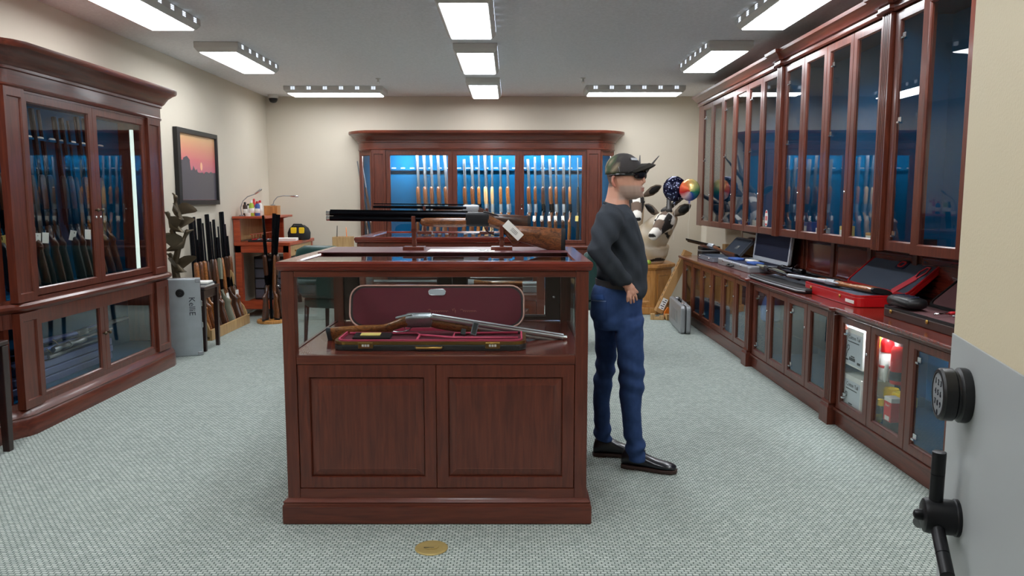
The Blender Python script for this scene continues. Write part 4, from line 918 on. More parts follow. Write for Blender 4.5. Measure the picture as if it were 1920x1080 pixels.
duck(dk, (.01, -.01, .17), .9, 2.6, -25, ((1, 50), (-1, 55)))
duck(dk, (.03, 0, .38), .95, .5, -30, ((1, 60), (-1, 55)))
duck(dk, (.0, 0, .56), .85, 2.9, -35, ((1, 60), (-1, 55)))
duck(dk, (.03, 0, .71), .8, 2.7, -60, ((1, 50), (-1, 55)))
dk.build('duck_group', M_['bronze'], bz, 60)
# floor rack with leaning guns
rk = thing('gun_rack', 'low pine floor rack holding leaning guns along the left wall', 'rack', (0, 0, 0))
RY0, RY1 = 7.72, 8.86
MB().box(-3.33, -3.06, RY0, RY1, .015, .04).build('floor_board', M_['pine'], rk, bevel=.004)
MB().box(-3.06, -3.035, RY0, RY1, 0, .11).build('front_board', M_['pine'], rk, bevel=.004)
for y in (RY0, RY1-.025):
    MB().prism([(-3.34, 0), (-3.06, 0), (-3.06, .12), (-3.09, .20), (-3.17, .30), (-3.20, .42), (-3.19, .55), (-3.22, .62), (-3.28, .64), (-3.34, .62)], y, y+.025, 'y').build('end_board', M_['pine'], rk, bevel=.004)
MB().box(-3.30, -3.28, RY0+.03, RY1-.03, .52, .60).build('back_rail', M_['pine'], rk, bevel=.004)
rkspec = [('over_under', 1.18, 'walnut2', 'amber stock'), ('pump', 1.22, 'walnut', 'warm brown stock'), ('over_under', 1.2, 'walnut2', 'honey stock'), ('scoped', 1.15, 'walnut3', 'dark stock and scope'), ('over_under', 1.24, 'walnut3', 'dark stock'), ('bolt', 1.16, 'walnut', 'slim barrel'), ('pump', 1.18, 'greystock', 'grey-green stock'), ('bolt', 1.1, 'walnut2', 'short barrel'), ('over_under', 1.26, 'walnut3', 'longest barrel'), ('pump', 1.12, 'walnut', 'short brown stock')]
for i, (k, L_, s_, d_) in enumerate(rkspec):
    y = RY0+.09+i*.107
    g = gun('long gun with %s leaning in the floor rack, %s from the camera' % (d_, ordinal(i)), k, L_, s_, 'blued', 'blued', 'rubber', False, 'white' if i in (0, 6, 9) else None, 'guns leaning in the floor rack')
    stand_gun(g, (-3.115, y, .048), (-3.30, y+.15, L_), (1, -.35, 0), random.uniform(-8, 8))
# round stand
p = Vector((-2.80, 8.92, 0)); rs = thing('round_gun_stand', 'round pale wooden floor stand with upright guns', 'rack', p)
MB().lathe([(.165, 0), (.17, .01), (.165, .032), (.15, .04)], 28).build('base', M_['oak'], rs, 40)
for k in range(8): MB().prism([(.11*cos(k*pi/4)+.03*cos(a*pi/5), .11*sin(k*pi/4)+.016*sin(a*pi/5)) for a in range(10)], .0395, .0415, 'z').build('felt_pad', M_['black'], rs)
MB().cyl((0, 0, 0), .018, .04, .72, 12).build('post', M_['blued'], rs, 40)
for i, (dx, dy, k, L_, s_, t) in enumerate(((-.03, -.105, 'pump', 1.2, 'walnut3', 'dark stocked shotgun at the left of the round stand'), (.10, .02, 'over_under', 1.21, 'walnut3', 'dark shotgun at the right of the round stand'), (.09, -.07, 'bolt', 1.05, 'walnut', 'slim rifle with short barrel on the round stand'), (.04, .10, 'over_under', 1.22, 'blackstock', 'black shotgun at the back of the round stand'))):
    g = gun(t, k, L_, s_, 'blued', 'blued', 'rubber', False, None, 'guns on the round stand')
    stand_gun(g, p+Vector((dx*1.0, dy*1.0, .043)), p+Vector((dx*1.0, dy*.9, 1.2)), (dx, dy, 0), 0)
# work bench
bn = thing('work_bench', 'reddish cherry work bench with raised shelf in the far left corner', 'bench', (0, 0, 0))
CB = M_['cherry']
MB().box(-3.34, -2.66, 9.28, 10.44, .875, .915).build('bench_top', CB, bn, bevel=.004)
MB().box(-3.33, -2.68, 9.29, 9.32, .79, .874).build('end_apron', CB, bn, bevel=.003)
MB().box(-2.705, -2.68, 9.33, 10.42, .74, .874).build('drawer_front', M_['pine'], bn, bevel=.003)
for y in (9.55, 9.95): MB().box(-2.679, -2.665, y, y+.09, .795, .81).build('drawer_pull', M_['brass'], bn, bevel=.003)
for x in (-3.33, -2.75):
    for y in (9.29, 10.34): MB().box(x, x+.075, y, y+.075, 0, .874).build('leg', CB, bn, bevel=.003)
MB().box(-3.255, -2.75, 9.30, 9.33, .10, .20).build('stretcher', CB, bn, bevel=.003)
MB().box(-3.26, -2.75, 9.36, 10.34, .16, .18).build('lower_shelf', CB, bn, bevel=.002)
for y in (9.29, 10.36):
    MB().prism([(-3.34, .916), (-3.05, .916), (-3.05, 1.18), (-2.97, 1.20), (-3.34, 1.20)] if y > 10 else [(-3.34, .916), (-3.26, .916), (-3.26, 1.195), (-3.34, 1.195)], y, y+.03, 'y').build('shelf_support', CB, bn, bevel=.003)
MB().box(-3.34, -2.94, 9.26, 10.42, 1.20, 1.228).build('top_shelf', CB, bn, bevel=.004)
MB().box(-3.34, -3.32, 9.32, 10.36, .93, 1.19).build('back_panel', M_['pine'], bn)
for k in range(8): MB().box(-3.16, -3.15, 9.40+k*.11, 9.405+k*.11, .93, 1.0).build('pigeonhole_divider', CB, bn)
MB().box(-3.165, -3.145, 9.36, 10.3, 1.0, 1.012).build('pigeonhole_rail', CB, bn, bevel=.002)
ch_ = thing('drawer_unit', 'stacked smoky plastic drawers under the work bench', 'drawers', (-2.99, 9.62, .18))
MB().box(-.22, .22, -.02, .5, 0, .54).build('body', M_['black'], ch_, bevel=.004)
for k in range(4):
    d = MB().box(-.205, .205, -.035, -.0205, .02+k*.128, .128+k*.128).build('drawer', plain('smoky_plastic', (88, 92, 104), .3) if k == 0 else bpy.data.materials['smoky_plastic'], ch_, bevel=.004)
    MB().box(-.06, .06, -.048, -.036, .09+k*.128, .105+k*.128).build('handle', M_['silver'], d, bevel=.003)
SZ = 1.2285
bs = [(472, 'limegreen', 'white', .19, .03, 'lime green bottle with white cap on the bench shelf'), (460, 'brownleather', 'black', .17, .026, 'dark brown bottle on the bench shelf'), (466, 'white', 'black', .15, .024, 'slim white bottle on the bench shelf'), (483, 'bluep', 'red', .18, .03, 'blue and white can with red cap on the bench shelf'), (488, 'white', 'redflat', .19, .028, 'white spray can with red top on the bench shelf'), (477, 'redflat', 'red', .21, .024, 'red spray bottle behind the lime green one')]
for i, (px, mb_, mc_, h_, r_, t_) in enumerate(bs):
    y = 9.46+(.12 if i in (5, 4) else .0)+.03*i
    q = aty(px, 400, y)
    bottle('bottle', t_, (q.x, y, SZ), [(r_*.95, 0), (r_, .004), (r_, h_*.72), (r_*.5, h_*.84)], M_[mb_], [(r_*.55, h_*.841), (r_*.55, h_*.97), (r_*.4, h_)], M_[mc_], (h_*.2, h_*.5, r_+.0004), M_['white'])
tag(MB().lathe([(.03, 0), (.032, .003), (.032, .04), (.028, .042)], 16).build('tin', M_['white'], None, 40, loc=(-3.17, 9.33, SZ)), 'low white tin at the front of the bench shelf', 'tin')
wb = thing('wooden_box', 'small square orange-brown wooden box on the bench shelf', 'box', (-3.06, 9.98, SZ))
MB().box(-.10, .07, -.07, .07, 0, .11).build('body', M_['oak'], wb, bevel=.003); MB().box(-.102, .072, -.072, .072, .1105, .122).build('lid', M_['oak'], wb, bevel=.003)
def gooseneck(label, base, pts, headdir):
    o = thing('gooseneck_lamp', label, 'lamp', base)
    MB().lathe([(.03, 0), (.03, .012), (.012, .016)], 16).build('base', M_['silver'], o, 40)
    MB().tube(pts, .0055, 8).build('neck', M_['silver'], o, True)
    e = Vector(pts[-1]); d = Vector(headdir).normalized()
    MB().tube([e, e+d*.02, e+d*.10, e+d*.115], [.008, .018, .022, .014], 10, flat=.6).build('head', M_['chrome'], o, True)
gooseneck('chrome gooseneck lamp curving over the bench shelf bottles', (-3.27, 9.40, SZ), [(0, 0, .01), (-.01, 0, .10), (.02, 0, .18), (.08, 0, .235), (.16, 0, .262)], (.5, 0, .35))
gooseneck('chrome gooseneck lamp rising from the small wooden box', (-3.07, 10.0, SZ+.1225), [(0, 0, .01), (.015, 0, .06), (.06, 0, .11), (.14, 0, .128), (.22, 0, .125)], (1, 0, -.05))
bg = thing('tool_bag', 'black and yellow zipped tool bag on the work bench', 'bag', (-2.72, 9.92, .9155))
MB().ell([(0, 0, .125, .075), (.02, 0, .14, .085), (.09, 0, .145, .085), (.15, 0, .12, .07), (.185, 0, .075, .05), (.195, 0, .03, .02)], 18, 'z', 2.8).build('body', plain('bag_cloth', (28, 28, 30), .8), bg, True)
for x0, x1 in ((-.085, -.012), (.02, .085)): MB().prism(rrect(x0, x1, .085, .16, .012, 3), -.088, -.062, 'y').build('yellow_panel', M_['yellow'], bg, bevel=.004)
MB().tube([(-.09, -.05, .15), (-.05, -.06, .20), (.05, -.06, .20), (.09, -.05, .15)], .008, 8).build('handle', M_['black'], bg, True)
tag(MB().box(-.14, .14, -.10, .10, 0, .035).build('paper_stack', M_['paper'], loc=(-2.82, 9.66, .9155), rot=(0, 0, .12), bevel=.004), 'stack of white papers on the work bench', 'papers')
tag(MB().box(-.05, .05, -.03, .03, 0, .022).build('small_box', M_['redflat'], loc=(-3.04, 9.78, .9155), bevel=.002), 'small red and white box on the work bench', 'box')
pt = thing('parts_tray', 'dark tray of gun parts on the work bench', 'tray', (-3.05, 9.45, .9155))
MB().prism(rrect(-.15, .15, -.09, .09, .02, 3), 0, .02, 'z').build('tray', M_['blackstock'], pt, bevel=.004)
for k in range(4): MB().tube([(-.1+k*.06, -.05, .028), (-.06+k*.05, .05, .03)], .008, 8).build('gun_part', M_['steelgrey'] if k % 2 else M_['redflat'], pt, True)
tag(MB().box(-.09, .09, -.06, .06, 0, .045).build('parts_bin', M_['brownleather'], loc=(-2.80, 10.25, .9155), bevel=.004), 'small dark bin at the back of the work bench', 'bin')

# near left dark chair leg: a wooden stool mostly outside the picture
sl = table('dark wooden stool at the left edge, only one leg showing', -3.29+.0, -2.865, 4.02, 4.30, .64, .026, 'stool')
sl['category'] = 'stool'; sl.location.x += .02; sl.location.y += 0

# ------------------------------------------------------------------ chairs and box behind the showcases
def armchair(label, loc, rz, backh, armwood=None):
    o = thing('armchair', label, 'chair', loc, rz); G = M_['greenleather']
    MB().ell([(.40, 0, .25, .25), (.42, 0, .27, .27), (.48, 0, .27, .27), (.505, 0, .24, .24)], 20, 'z', 4).build('seat', G, o, True)
    MB().ell([(.50, -.0, .23, .045, .25), (.55, 0, .26, .055, .255), (backh-.12, 0, .27, .055, .30), (backh-.04, 0, .24, .05, .315), (backh, 0, .16, .03, .32)], 20, 'z', 3.2).build('backrest', G, o, True)
    for s in (-1, 1):
        MB().tube([(s*.27, .24, .45), (s*.29, .24, .66), (s*.29, .10, .68), (s*.29, -.15, .67)], [.02, .022, .026, .024], 10).build('armrest', M_['blond'] if armwood else M_['black'], o, True)
        for y in (-.2, .2): MB().tube([(s*.22, y, .42), (s*.24, y*1.1, .0)], [.024, .016], 8).build('leg', M_['darkwood'], o, True)
    return o
armchair('green leather armchair left of the second showcase', (-1.70, 7.5, 0), R(165), 1.0)
armchair('green leather armchair with pale wooden arms behind the man', (.80, 7.4, 0), R(200), .98, True)
wb = thing('wooden_stand', 'tan open-topped wooden stand by the far cabinet', 'stand', (-2.02, 9.3, 0))
for x0, x1, y0, y1 in ((-.11, .11, -.10, -.085), (-.11, .11, .085, .10), (-.11, -.095, -.084, .084), (.095, .11, -.084, .084)): MB().box(x0, x1, y0, y1, 0, .985).build('side', M_['pine'], wb, bevel=.002)
MB().box(-.094, .094, -.084, .084, .80, .815).build('inner_shelf', M_['pine'], wb)
for i, (x, c) in enumerate(((-.09, 'black'), (.055, 'orangep'))):
    tag(MB().tube([(0, 0, 0), (.012*(1-2*i), 0, .30-.02*i)], [.008, .004], 8).build('cleaning_rod', M_[c], None, True, loc=(-2.02+x*.9, 9.3, .816)), ('thin black rod standing in the tan wooden stand', 'thin orange rod standing in the tan wooden stand')[i], 'rod')
# ------------------------------------------------------------------ the man: faces +x, seen from his right side
YM = 4.08
man = thing('person', 'man in dark grey shirt, jeans, camouflage cap and sunglasses, hand on hip', 'person', (.62, YM, 0))
O_ = Vector((.62, YM, 0))
def pm(px, py, dy=0.0):
    """local point from a pixel at his depth"""
    return aty(px, py, YM+dy) - O_
def zat(py): return pm(957, py).z
def span(py, xb, xf):
    a = pm(xb, py).x; b = pm(xf, py).x; return (a+b)/2, (b-a)/2
M_['skin'] = vmat('skin', .5)
M_['shirt'] = plain('charcoal_knit', (56, 61, 68), .9, noise=.10, scale=220, bump=.15, spec=.2)
M_['denim'] = plain('blue_denim', (47, 69, 112), .85, noise=.35, scale=26, bump=.2, spec=.2)
M_['shoe'] = plain('black_shoe_leather', (22, 24, 32), .28, coat=.3)
M_['sole'] = plain('dark_sole', (58, 36, 30), .6)
def limb(mb, pts, rad, n=12, flat=1.0):
    pts = [Vector(p) for p in pts]
    # rounded ends
    d0 = (pts[0]-pts[1]).normalized(); d1 = (pts[-1]-pts[-2]).normalized()
    P = [pts[0]+d0*rad[0]*.7, pts[0]+d0*rad[0]*.4]+pts+[pts[-1]+d1*rad[-1]*.4, pts[-1]+d1*rad[-1]*.7]
    Q = [rad[0]*.4, rad[0]*.8]+list(rad)+[rad[-1]*.8, rad[-1]*.4]
    return mb.tube(P, Q, n, flat=flat)
# --- skin: head, neck, forearms and hands (one continuous body under the clothes)
b = MB()
hc_ = pm(1166, 335)
HROT = T(hc_.x, 0, 0) @ rotm('Z', -17) @ T(-hc_.x, 0, 0); HINV = HROT.inverted()
hd_ = MB()
hs = [(294, 1150, 1180, .045), (299, 1143, 1191, .064), (308, 1139, 1198, .072), (320, 1137.5, 1201, .076), (330, 1138, 1202.5, .077), (338, 1140, 1203, .076), (346, 1143, 1204, .074), (353, 1147, 1205, .071), (360, 1150, 1205, .066), (366, 1154, 1203, .058), (371, 1160, 1198, .046), (374, 1168, 1192, .03)]
hd_.ell([(zat(y), *span(y, xb, xf), h) for y, xb, xf, h in hs], 20, 'z', 2.2)
# nose, lips, chin, ears, brow
limb(hd_, [pm(1201, 324), pm(1205, 334), pm(1207, 341)], [.008, .010, .0115], 8)
limb(hd_, [pm(1203.5, 343.5, -.013), pm(1203.5, 343.5, .013)], [.0085, .0085], 8)
limb(hd_, [pm(1203.5, 352.5, -.022), pm(1206, 352.5, 0), pm(1203.5, 352.5, .022)], [.005, .007, .005], 8)
limb(hd_, [pm(1203.5, 357.5, -.018), pm(1205.5, 357.5, 0), pm(1203.5, 357.5, .018)], [.005, .007, .005], 8)
limb(hd_, [pm(1199, 366, -.014), pm(1201, 366, .014)], [.014, .014], 8)
for s in (-1, 1):
    limb(hd_, [pm(1160, 330, s*.079), pm(1157, 334, s*.083), pm(1157, 341, s*.084), pm(1160, 348, s*.080), pm(1162, 350, s*.077)], [.007, .009, .009, .008, .006], 8)
    limb(hd_, [pm(1198, 322, s*.012), pm(1193, 321, s*.05)], [.008, .009], 8)
hd_.xf(HROT); b.add(hd_.v, hd_.f)
# neck into the shoulders
b.ell([(zat(345), *span(345, 1141, 1180), .058), (zat(360), *span(360, 1139, 1180), .058), (zat(372), *span(372, 1136, 1179), .060), (zat(384), *span(384, 1132, 1180), .072), (zat(396), *span(396, 1128, 1182), .09)], 18, 'z')
# torso core and legs under the clothes
b.ell([(zat(396), *span(396, 1128, 1182), .09), (zat(410), *span(410, 1124, 1186), .14), (zat(470), *span(470, 1126, 1200), .13), (zat(530), *span(530, 1128, 1190), .12), (zat(600), *span(600, 1125, 1180), .12)], 16, 'z')
# right arm: shoulder, elbow behind, hand on the front of the hip
shR, elR, wrR = pm(1146, 412, -.19), pm(1123, 470, -.255), pm(1176, 533, -.205)
limb(b, [shR, elR], [.04, .035]); limb(b, [elR, wrR], [.038, .026])
# right hand: palm, four fingers pointing down, thumb forward
palm = [wrR, pm(1181, 541, -.205), pm(1184.5, 549, -.20)]
limb(b, palm, [.022, .027, .025], 12)
limb(b, [pm(1180, 546, -.218), pm(1184, 550, -.222), pm(1188, 548, -.20)], [.015, .016, .015], 10)
fing = [((1177.5, 548), (1176.5, 557), (1176.5, 565.5), -.232), ((1181.5, 550), (1182, 560), (1182.5, 568.5), -.226), ((1185.8, 550), (1187.5, 560), (1188.5, 567), -.214), ((1189.5, 548), (1192.5, 556.5), (1194, 562.5), -.200)]
for q_, (a_, c_, e_, dy) in enumerate(fing):
    limb(b, [pm(*a_, dy), pm(*c_, dy-.008), pm(*e_, dy+.004)], [.0078, .0072, .006], 8)
limb(b, [pm(1184, 541, -.205), pm(1190, 543.5, -.20), pm(1195, 548, -.185)], [.011, .010, .008], 8)
# left arm, on the far side
shL, elL, wrL = pm(1148, 414, .19), pm(1140, 480, .25), pm(1190, 530, .19)
limb(b, [shL, elL], [.04, .035]); limb(b, [elL, wrL], [.036, .025]); limb(b, [wrL, pm(1196, 541, .18)], [.024, .022])
for k in range(4): limb(b, [pm(1192+k*2.4, 543, .18), pm(1194+k*2.6, 553, .178), pm(1195+k*2.6, 560, .172)], [.0085, .008, .007], 8)
limb(b, [pm(1196, 538, .19), pm(1202, 545, .185)], [.010, .008], 8)
# legs
hipz = zat(575)
LEG_N = [(565, 1152, 1200, -.09), (600, 1148, 1199, -.105), (650, 1152, 1199, -.11), (700, 1156, 1201, -.11), (720, 1156, 1199, -.108), (760, 1160, 1194, -.105), (800, 1165, 1198, -.10), (850, 1172, 1206, -.10)]
LEG_F = [(565, 1115, 1165, .09), (600, 1117, 1166, .10), (650, 1121, 1162, .105), (700, 1122, 1157, .105), (725, 1117, 1152, .105), (765, 1117, 1147, .105), (800, 1118, 1148, .105), (836, 1120, 1152, .105)]
def leg(mb, rows, grow=1.0, hy=.075):
    n = len(rows)
    mb.ell([(zat(y), *(lambda c_, h_: (c_, h_*grow))(*span(y, xb, xf)), hy*grow*(1-.28*i/(n-1)), dy) for i, (y, xb, xf, dy) in enumerate(rows)], 16, 'z', 2.1)
leg(b, LEG_N[1:], .55); leg(b, LEG_F[1:], .55)
bm_ = remesh(b, .0036, 2)
def skincol(co, n):
    base = Vector(lin((206, 152, 128))); grey = Vector(lin((164, 148, 138))); pink = Vector(lin((214, 128, 112))); hair = Vector(lin((78, 70, 66)))
    if co.z > zat(378): co = HINV @ co
    x, z = co.x, co.z
    c_ = base.copy()
    zt, zb = zat(349), zat(372)
    if zb-.02 < z < zat(346) and abs(co.y) < .1:
        lx = pm(1160, 350).x
        w_ = max(0, min(1, (x-lx)/.02))*max(0, min(1, (zat(346)-z)/.014))*max(0, min(1, (z-zat(377))/.012))
        f_ = .5+.5*sin(x*900)*sin(z*800)*sin(co.y*700)
        c_ = c_.lerp(grey, w_*(.62+.25*f_))
        if abs(z-zat(355.5)) < .0085 and x > pm(1196, 355).x and abs(co.y) < .026: c_ = Vector(lin((178, 124, 112)))
    if pm(1153, 340).x < x < pm(1166, 340).x and zat(352) < z < zat(328) and abs(co.y) > .078: c_ = c_.lerp(pink, .6)
    if x < pm(1152, 340).x and z > zat(353) and z < zat(300): c_ = c_.lerp(hair, .85*min(1, (z-zat(353))/.012))
    if z > zat(338) and x < pm(1176, 330).x and z < zat(318): c_ = c_.lerp(hair, .4*min(1, (pm(1176, 330).x-x)/.03)*min(1, (z-zat(338))/.012))
    return tuple(c_)
vcol(bm_, skincol); link('body', bm_, M_['skin'], man)
# --- shirt
s_ = MB()
tor = [(383, 1131, 1176, .075), (390, 1127, 1180, .115), (398, 1122, 1186, .16), (408, 1117, 1191, .185), (422, 1114, 1196, .192), (440, 1113, 1202, .188), (460, 1114, 1207, .182), (482, 1116, 1211, .178), (505, 1118, 1212, .178), (518, 1119.5, 1212, .178), (527, 1124, 1212, .172), (538, 1145, 1211, .166), (549, 1165, 1209, .15), (557, 1182, 1205, .11)]
s_.ell([(zat(y), *span(y, a_, c_), h_) for y, a_, c_, h_ in tor], 24, 'z', 2.25)
limb(s_, [pm(1147, 405, -.15), pm(1143, 415, -.19), pm(1132, 442, -.225), elR, pm(1134, 484, -.255), pm(1156, 510, -.235), pm(1171, 527, -.212)], [.07, .074, .066, .058, .056, .047, .037], 16)
limb(s_, [pm(1149, 405, .15), pm(1148, 415, .19), pm(1144, 445, .22), elL, pm(1150, 492, .24), pm(1170, 512, .22), pm(1185, 526, .195)], [.07, .07, .062, .054, .052, .045, .036], 14)
sm_ = remesh(s_, .0075, 5)
def fold(me, fn):
    co = [(v.co.copy(), v.normal.copy()) for v in me.vertices]
    flat = [x for c_, n_ in co for x in (c_ + n_*fn(c_))]
    me.vertices.foreach_set('co', flat); me.update()
def shirt_fold(c_):
    f_ = 0
    f_ += .004*sin(46*(c_.z*1.0-c_.x*.7)+3*sin(9*c_.y))*max(0, min(1, (1.28-c_.z)/.25))
    if c_.y < -.14: f_ += .0045*sin(95*(c_.x*.75+c_.z*.55))
    f_ += .002*sin(60*c_.x+20*c_.z)
    return f_
fold(sm_, shirt_fold); link('shirt', sm_, M_['shirt'], man)
ck = [pm(1133, 380, 0), pm(1140, 383, -.066), pm(1160, 388, -.078), pm(1174, 392, -.05), pm(1179, 396, 0), pm(1174, 392, .05), pm(1160, 388, .078), pm(1140, 383, .066)]
MB().tube(ck, .008, 8, closed=True).build('collar', M_['shirt'], man, True)
# --- jeans
j = MB()
j.ell([(zat(527), *span(527, 1121, 1196), .150), (zat(540), *span(540, 1113, 1200), .160), (zat(556), *span(556, 1108, 1203), .168), (zat(575), *span(575, 1107, 1203), .172), (zat(595), *span(595, 1109, 1202), .172), (zat(612), *span(612, 1114, 1200), .165)], 22, 'z', 2.3)
leg(j, [(590, 1146, 1201, -.085)]+LEG_N[1:], 1.04, .092); leg(j, [(590, 1111, 1170, .085)]+LEG_F[1:], 1.04, .088)
jm = remesh(j, .0075, 4)
def jean_fold(c_):
    f_ = 0; z = c_.z
    k = math.exp(-((z-.50)/.09)**2)
    f_ += .006*k*sin(70*(z+.35*c_.x)); k = math.exp(-((z-.12)/.07)**2); f_ += .007*k*sin(75*(z-.4*c_.x))
    k = math.exp(-((z-.80)/.08)**2); f_ += .004*k*sin(60*(z-.8*c_.x)); f_ += .0015*sin(40*z+30*c_.x)
    return f_
fold(jm, jean_fold); link('jeans', jm, M_['denim'], man)
bl = []
for k in range(28):
    a_ = 2*pi*k/28; cx, hx = span(532, 1118.5, 1198.5); bl.append((cx+hx*1.02*cos(a_), .162*sin(a_), zat(531.5)-.012*cos(a_)))
belt = MB(); rings = []
for (x, y, z) in bl: rings.append([(x, y, z-.017), (x*1.0+.003*(1 if x > 0 else -1), y*1.02, z-.017), (x+.003*(1 if x > 0 else -1), y*1.02, z+.017), (x, y, z+.017)])
rings.append(rings[0]); belt.loft(rings, cap=False).build('belt', plain('grey_belt', (58, 56, 58), .5), man, 40)
# back pocket and wallet laid onto the denim
from mathutils.bvhtree import BVHTree
bvh = BVHTree.FromPolygons([v.co.copy() for v in jm.vertices], [tuple(p_.vertices) for p_ in jm.polygons])
def patch(name, quad, n, lift, thick, mat, parent):
    (ax, ay), (bx, by), (cx_, cy_), (dx, dy) = quad; rows = []
    for i in range(n+1):
        row = []
        for k in range(n+1):
            u, v = k/n, i/n
            px = (ax*(1-u)+bx*u)*(1-v)+(dx*(1-u)+cx_*u)*v; py = (ay*(1-u)+by*u)*(1-v)+(dy*(1-u)+cy_*u)*v
            o0 = Vector((0, 0, CAMH))-O_; d = Vector(_ray(px, py)).normalized()
            hit, nn, _, _ = bvh.ray_cast(o0, d)
            if hit is None: hit, nn, _, _ = bvh.find_nearest(pm(px, py, -.12))
            row.append((hit+nn*lift, hit+nn*(lift+thick)))
        rows.append(row)
    m_ = n+1; vs = [r_[0] for q in rows for r_ in q]+[r_[1] for q in rows for r_ in q]; N = m_*m_; fs = []
    for i in range(n):
        for k in range(n):
            q = [i*m_+k, i*m_+k+1, (i+1)*m_+k+1, (i+1)*m_+k]; fs += [tuple(q[::-1]), tuple(x+N for x in q)]
    edge = [k for k in range(m_)]+[i*m_+n for i in range(1, m_)]+[n*m_+k for k in range(n-1, -1, -1)]+[i*m_ for i in range(n-1, 0, -1)]
    for i in range(len(edge)): p_, q = edge[i], edge[(i+1) % len(edge)]; fs.append((p_, q, q+N, p_+N))
    return MB().add(vs, fs).build(name, mat, parent, 40)
patch('pocket', ((1110, 563), (1137, 565), (1137, 601), (1112, 604)), 6, .0, .003, M_['denim'], man)
patch('wallet', ((1112, 553), (1132, 553), (1134, 562), (1112, 562)), 5, .0, .008, plain('blue_wallet', (36, 70, 128), .5), man)
patch('pocket_stitching', ((1110, 562), (1137, 564), (1137, 566), (1110, 564)), 6, .003, .001, plain('pale_stitching', (120, 140, 176), .8), man)
# --- shoes
def shoe(loc, yaw, L_=.275):
    r_ = bpy.data.objects.new('shoe', MB().ell([(-.045, .035, .02, .022), (-.035, .05, .042, .034), (.0, .06, .052, .038), (.05, .055, .048, .037), (.09, .045, .036, .038), (.14, .036, .026, .044), (.19, .032, .021, .046), (.225, .029, .017, .038), (.245, .026, .010, .02)], 16).mesh('shoe', True))
    COL.objects.link(r_); r_.data.materials.append(M_['shoe']); r_.parent = man; r_.location = loc; r_.rotation_euler = (0, 0, yaw)
    outl = [(-.05, 0), (-.042, .028), (-.01, .038), (.06, .036), (.12, .043), (.18, .048), (.225, .04), (.25, .018), (.253, 0)]
    MB().prism(outl+[(x, -y) for x, y in outl[::-1][1:-1]], .0, .018, 'z').build('sole', M_['sole'], r_, bevel=.004)
    MB().prism([(-.05, 0), (-.042, .028), (-.01, .037), (.03, .036), (.03, -.036), (-.01, -.037), (-.042, -.028)], -.004, .0, 'z').build('heel', M_['sole'], r_)
sN = atz(1182, 879, 0)-O_; sF = atz(1128, 856, 0)-O_
shoe((sN.x, sN.y+.02, .004), R(-22)); shoe((sF.x, sF.y+.02, .004), R(-8))
# --- cap
cp_ = MB()
def dome(rows, n=24):
    return [(zat(y), *span(y, a_, c_), h_) for y, a_, c_, h_ in rows]
rowsC = [(327, 1135, 1202, .084), (321, 1134.5, 1203, .085), (313, 1135, 1202.5, .084), (304, 1138, 1199, .079), (296, 1144, 1192, .068), (290.5, 1152, 1184, .05), (288, 1160, 1177, .028), (287.3, 1166, 1171, .008)]
cap_m = MB().ell(dome(rowsC), 28, 'z', 2.1).mesh('cap', True)
def capcol(co, n):
    split = pm(1162, 310).x - (co.z-zat(310))*.35
    h_ = sin(co.x*130+3*sin(co.z*90))*sin(co.z*150+2*sin(co.y*100))*cos(co.y*90)
    if co.x > split: return lin((58, 54, 54)) if h_ < .3 else lin((68, 63, 60))
    return lin((150, 136, 112)) if h_ > .12 else (lin((72, 88, 62)) if h_ > -.2 else lin((92, 82, 68)))
me = cap_m; vcol(me, capcol); me.transform(HROT); cp_o = link('cap', me, vmat('cap_cloth', .85, .2, 300), man)
br_ = MB(); R0, R1 = [], []
cx, hx = span(322, 1134.5, 1203)
top, bot = [], []
for k in range(13):
    a_ = R(-74+148*k/12); q2 = sin(a_)**2; root = (cx+hx*.985*cos(a_), .083*sin(a_), zat(307)-(zat(307)-zat(327))*q2)
    e_ = (root[0]+.072*(1-.62*q2), root[1]*.98, zat(311)-(zat(311)-zat(328))*q2)
    mid = tuple(root[i]*.5+e_[i]*.5+(0, 0, .006)[i] for i in range(3))
    top.append([root, mid, e_])
for k in range(12):
    for m_ in range(2):
        q = [top[k][m_], top[k+1][m_], top[k+1][m_+1], top[k][m_+1]]
        n0 = len(br_.v); br_.v += [tuple(p_) for p_ in q]; br_.f.append((n0, n0+1, n0+2, n0+3))
br_.xf(HROT); bme = br_.mesh('brim', True); bo = link('brim', bme, plain('brim_cloth', (66, 62, 58), .85, noise=.2, scale=200), cp_o)
wd = bo.modifiers.new('weld', 'WELD'); wd.merge_threshold = .0004
so = bo.modifiers.new('thick', 'SOLIDIFY'); so.thickness = .005; so.offset = -1
lg = pm(1190, 299, -.045); MB().obox(HROT @ T(lg.x+.010, -.046, lg.z) @ rotm('Z', 52) @ rotm('X', -28), .022, .003, .008).build('logo_patch', M_['silver'], cp_o, bevel=.002)
ln_ = [pm(1161, 289, -.03), pm(1164, 300, -.066), pm(1169, 313, -.082), pm(1171, 322, -.083)]
MB().tube(ln_, .0022, 6).xf(HROT).build('piping', M_['silver'], cp_o, True)
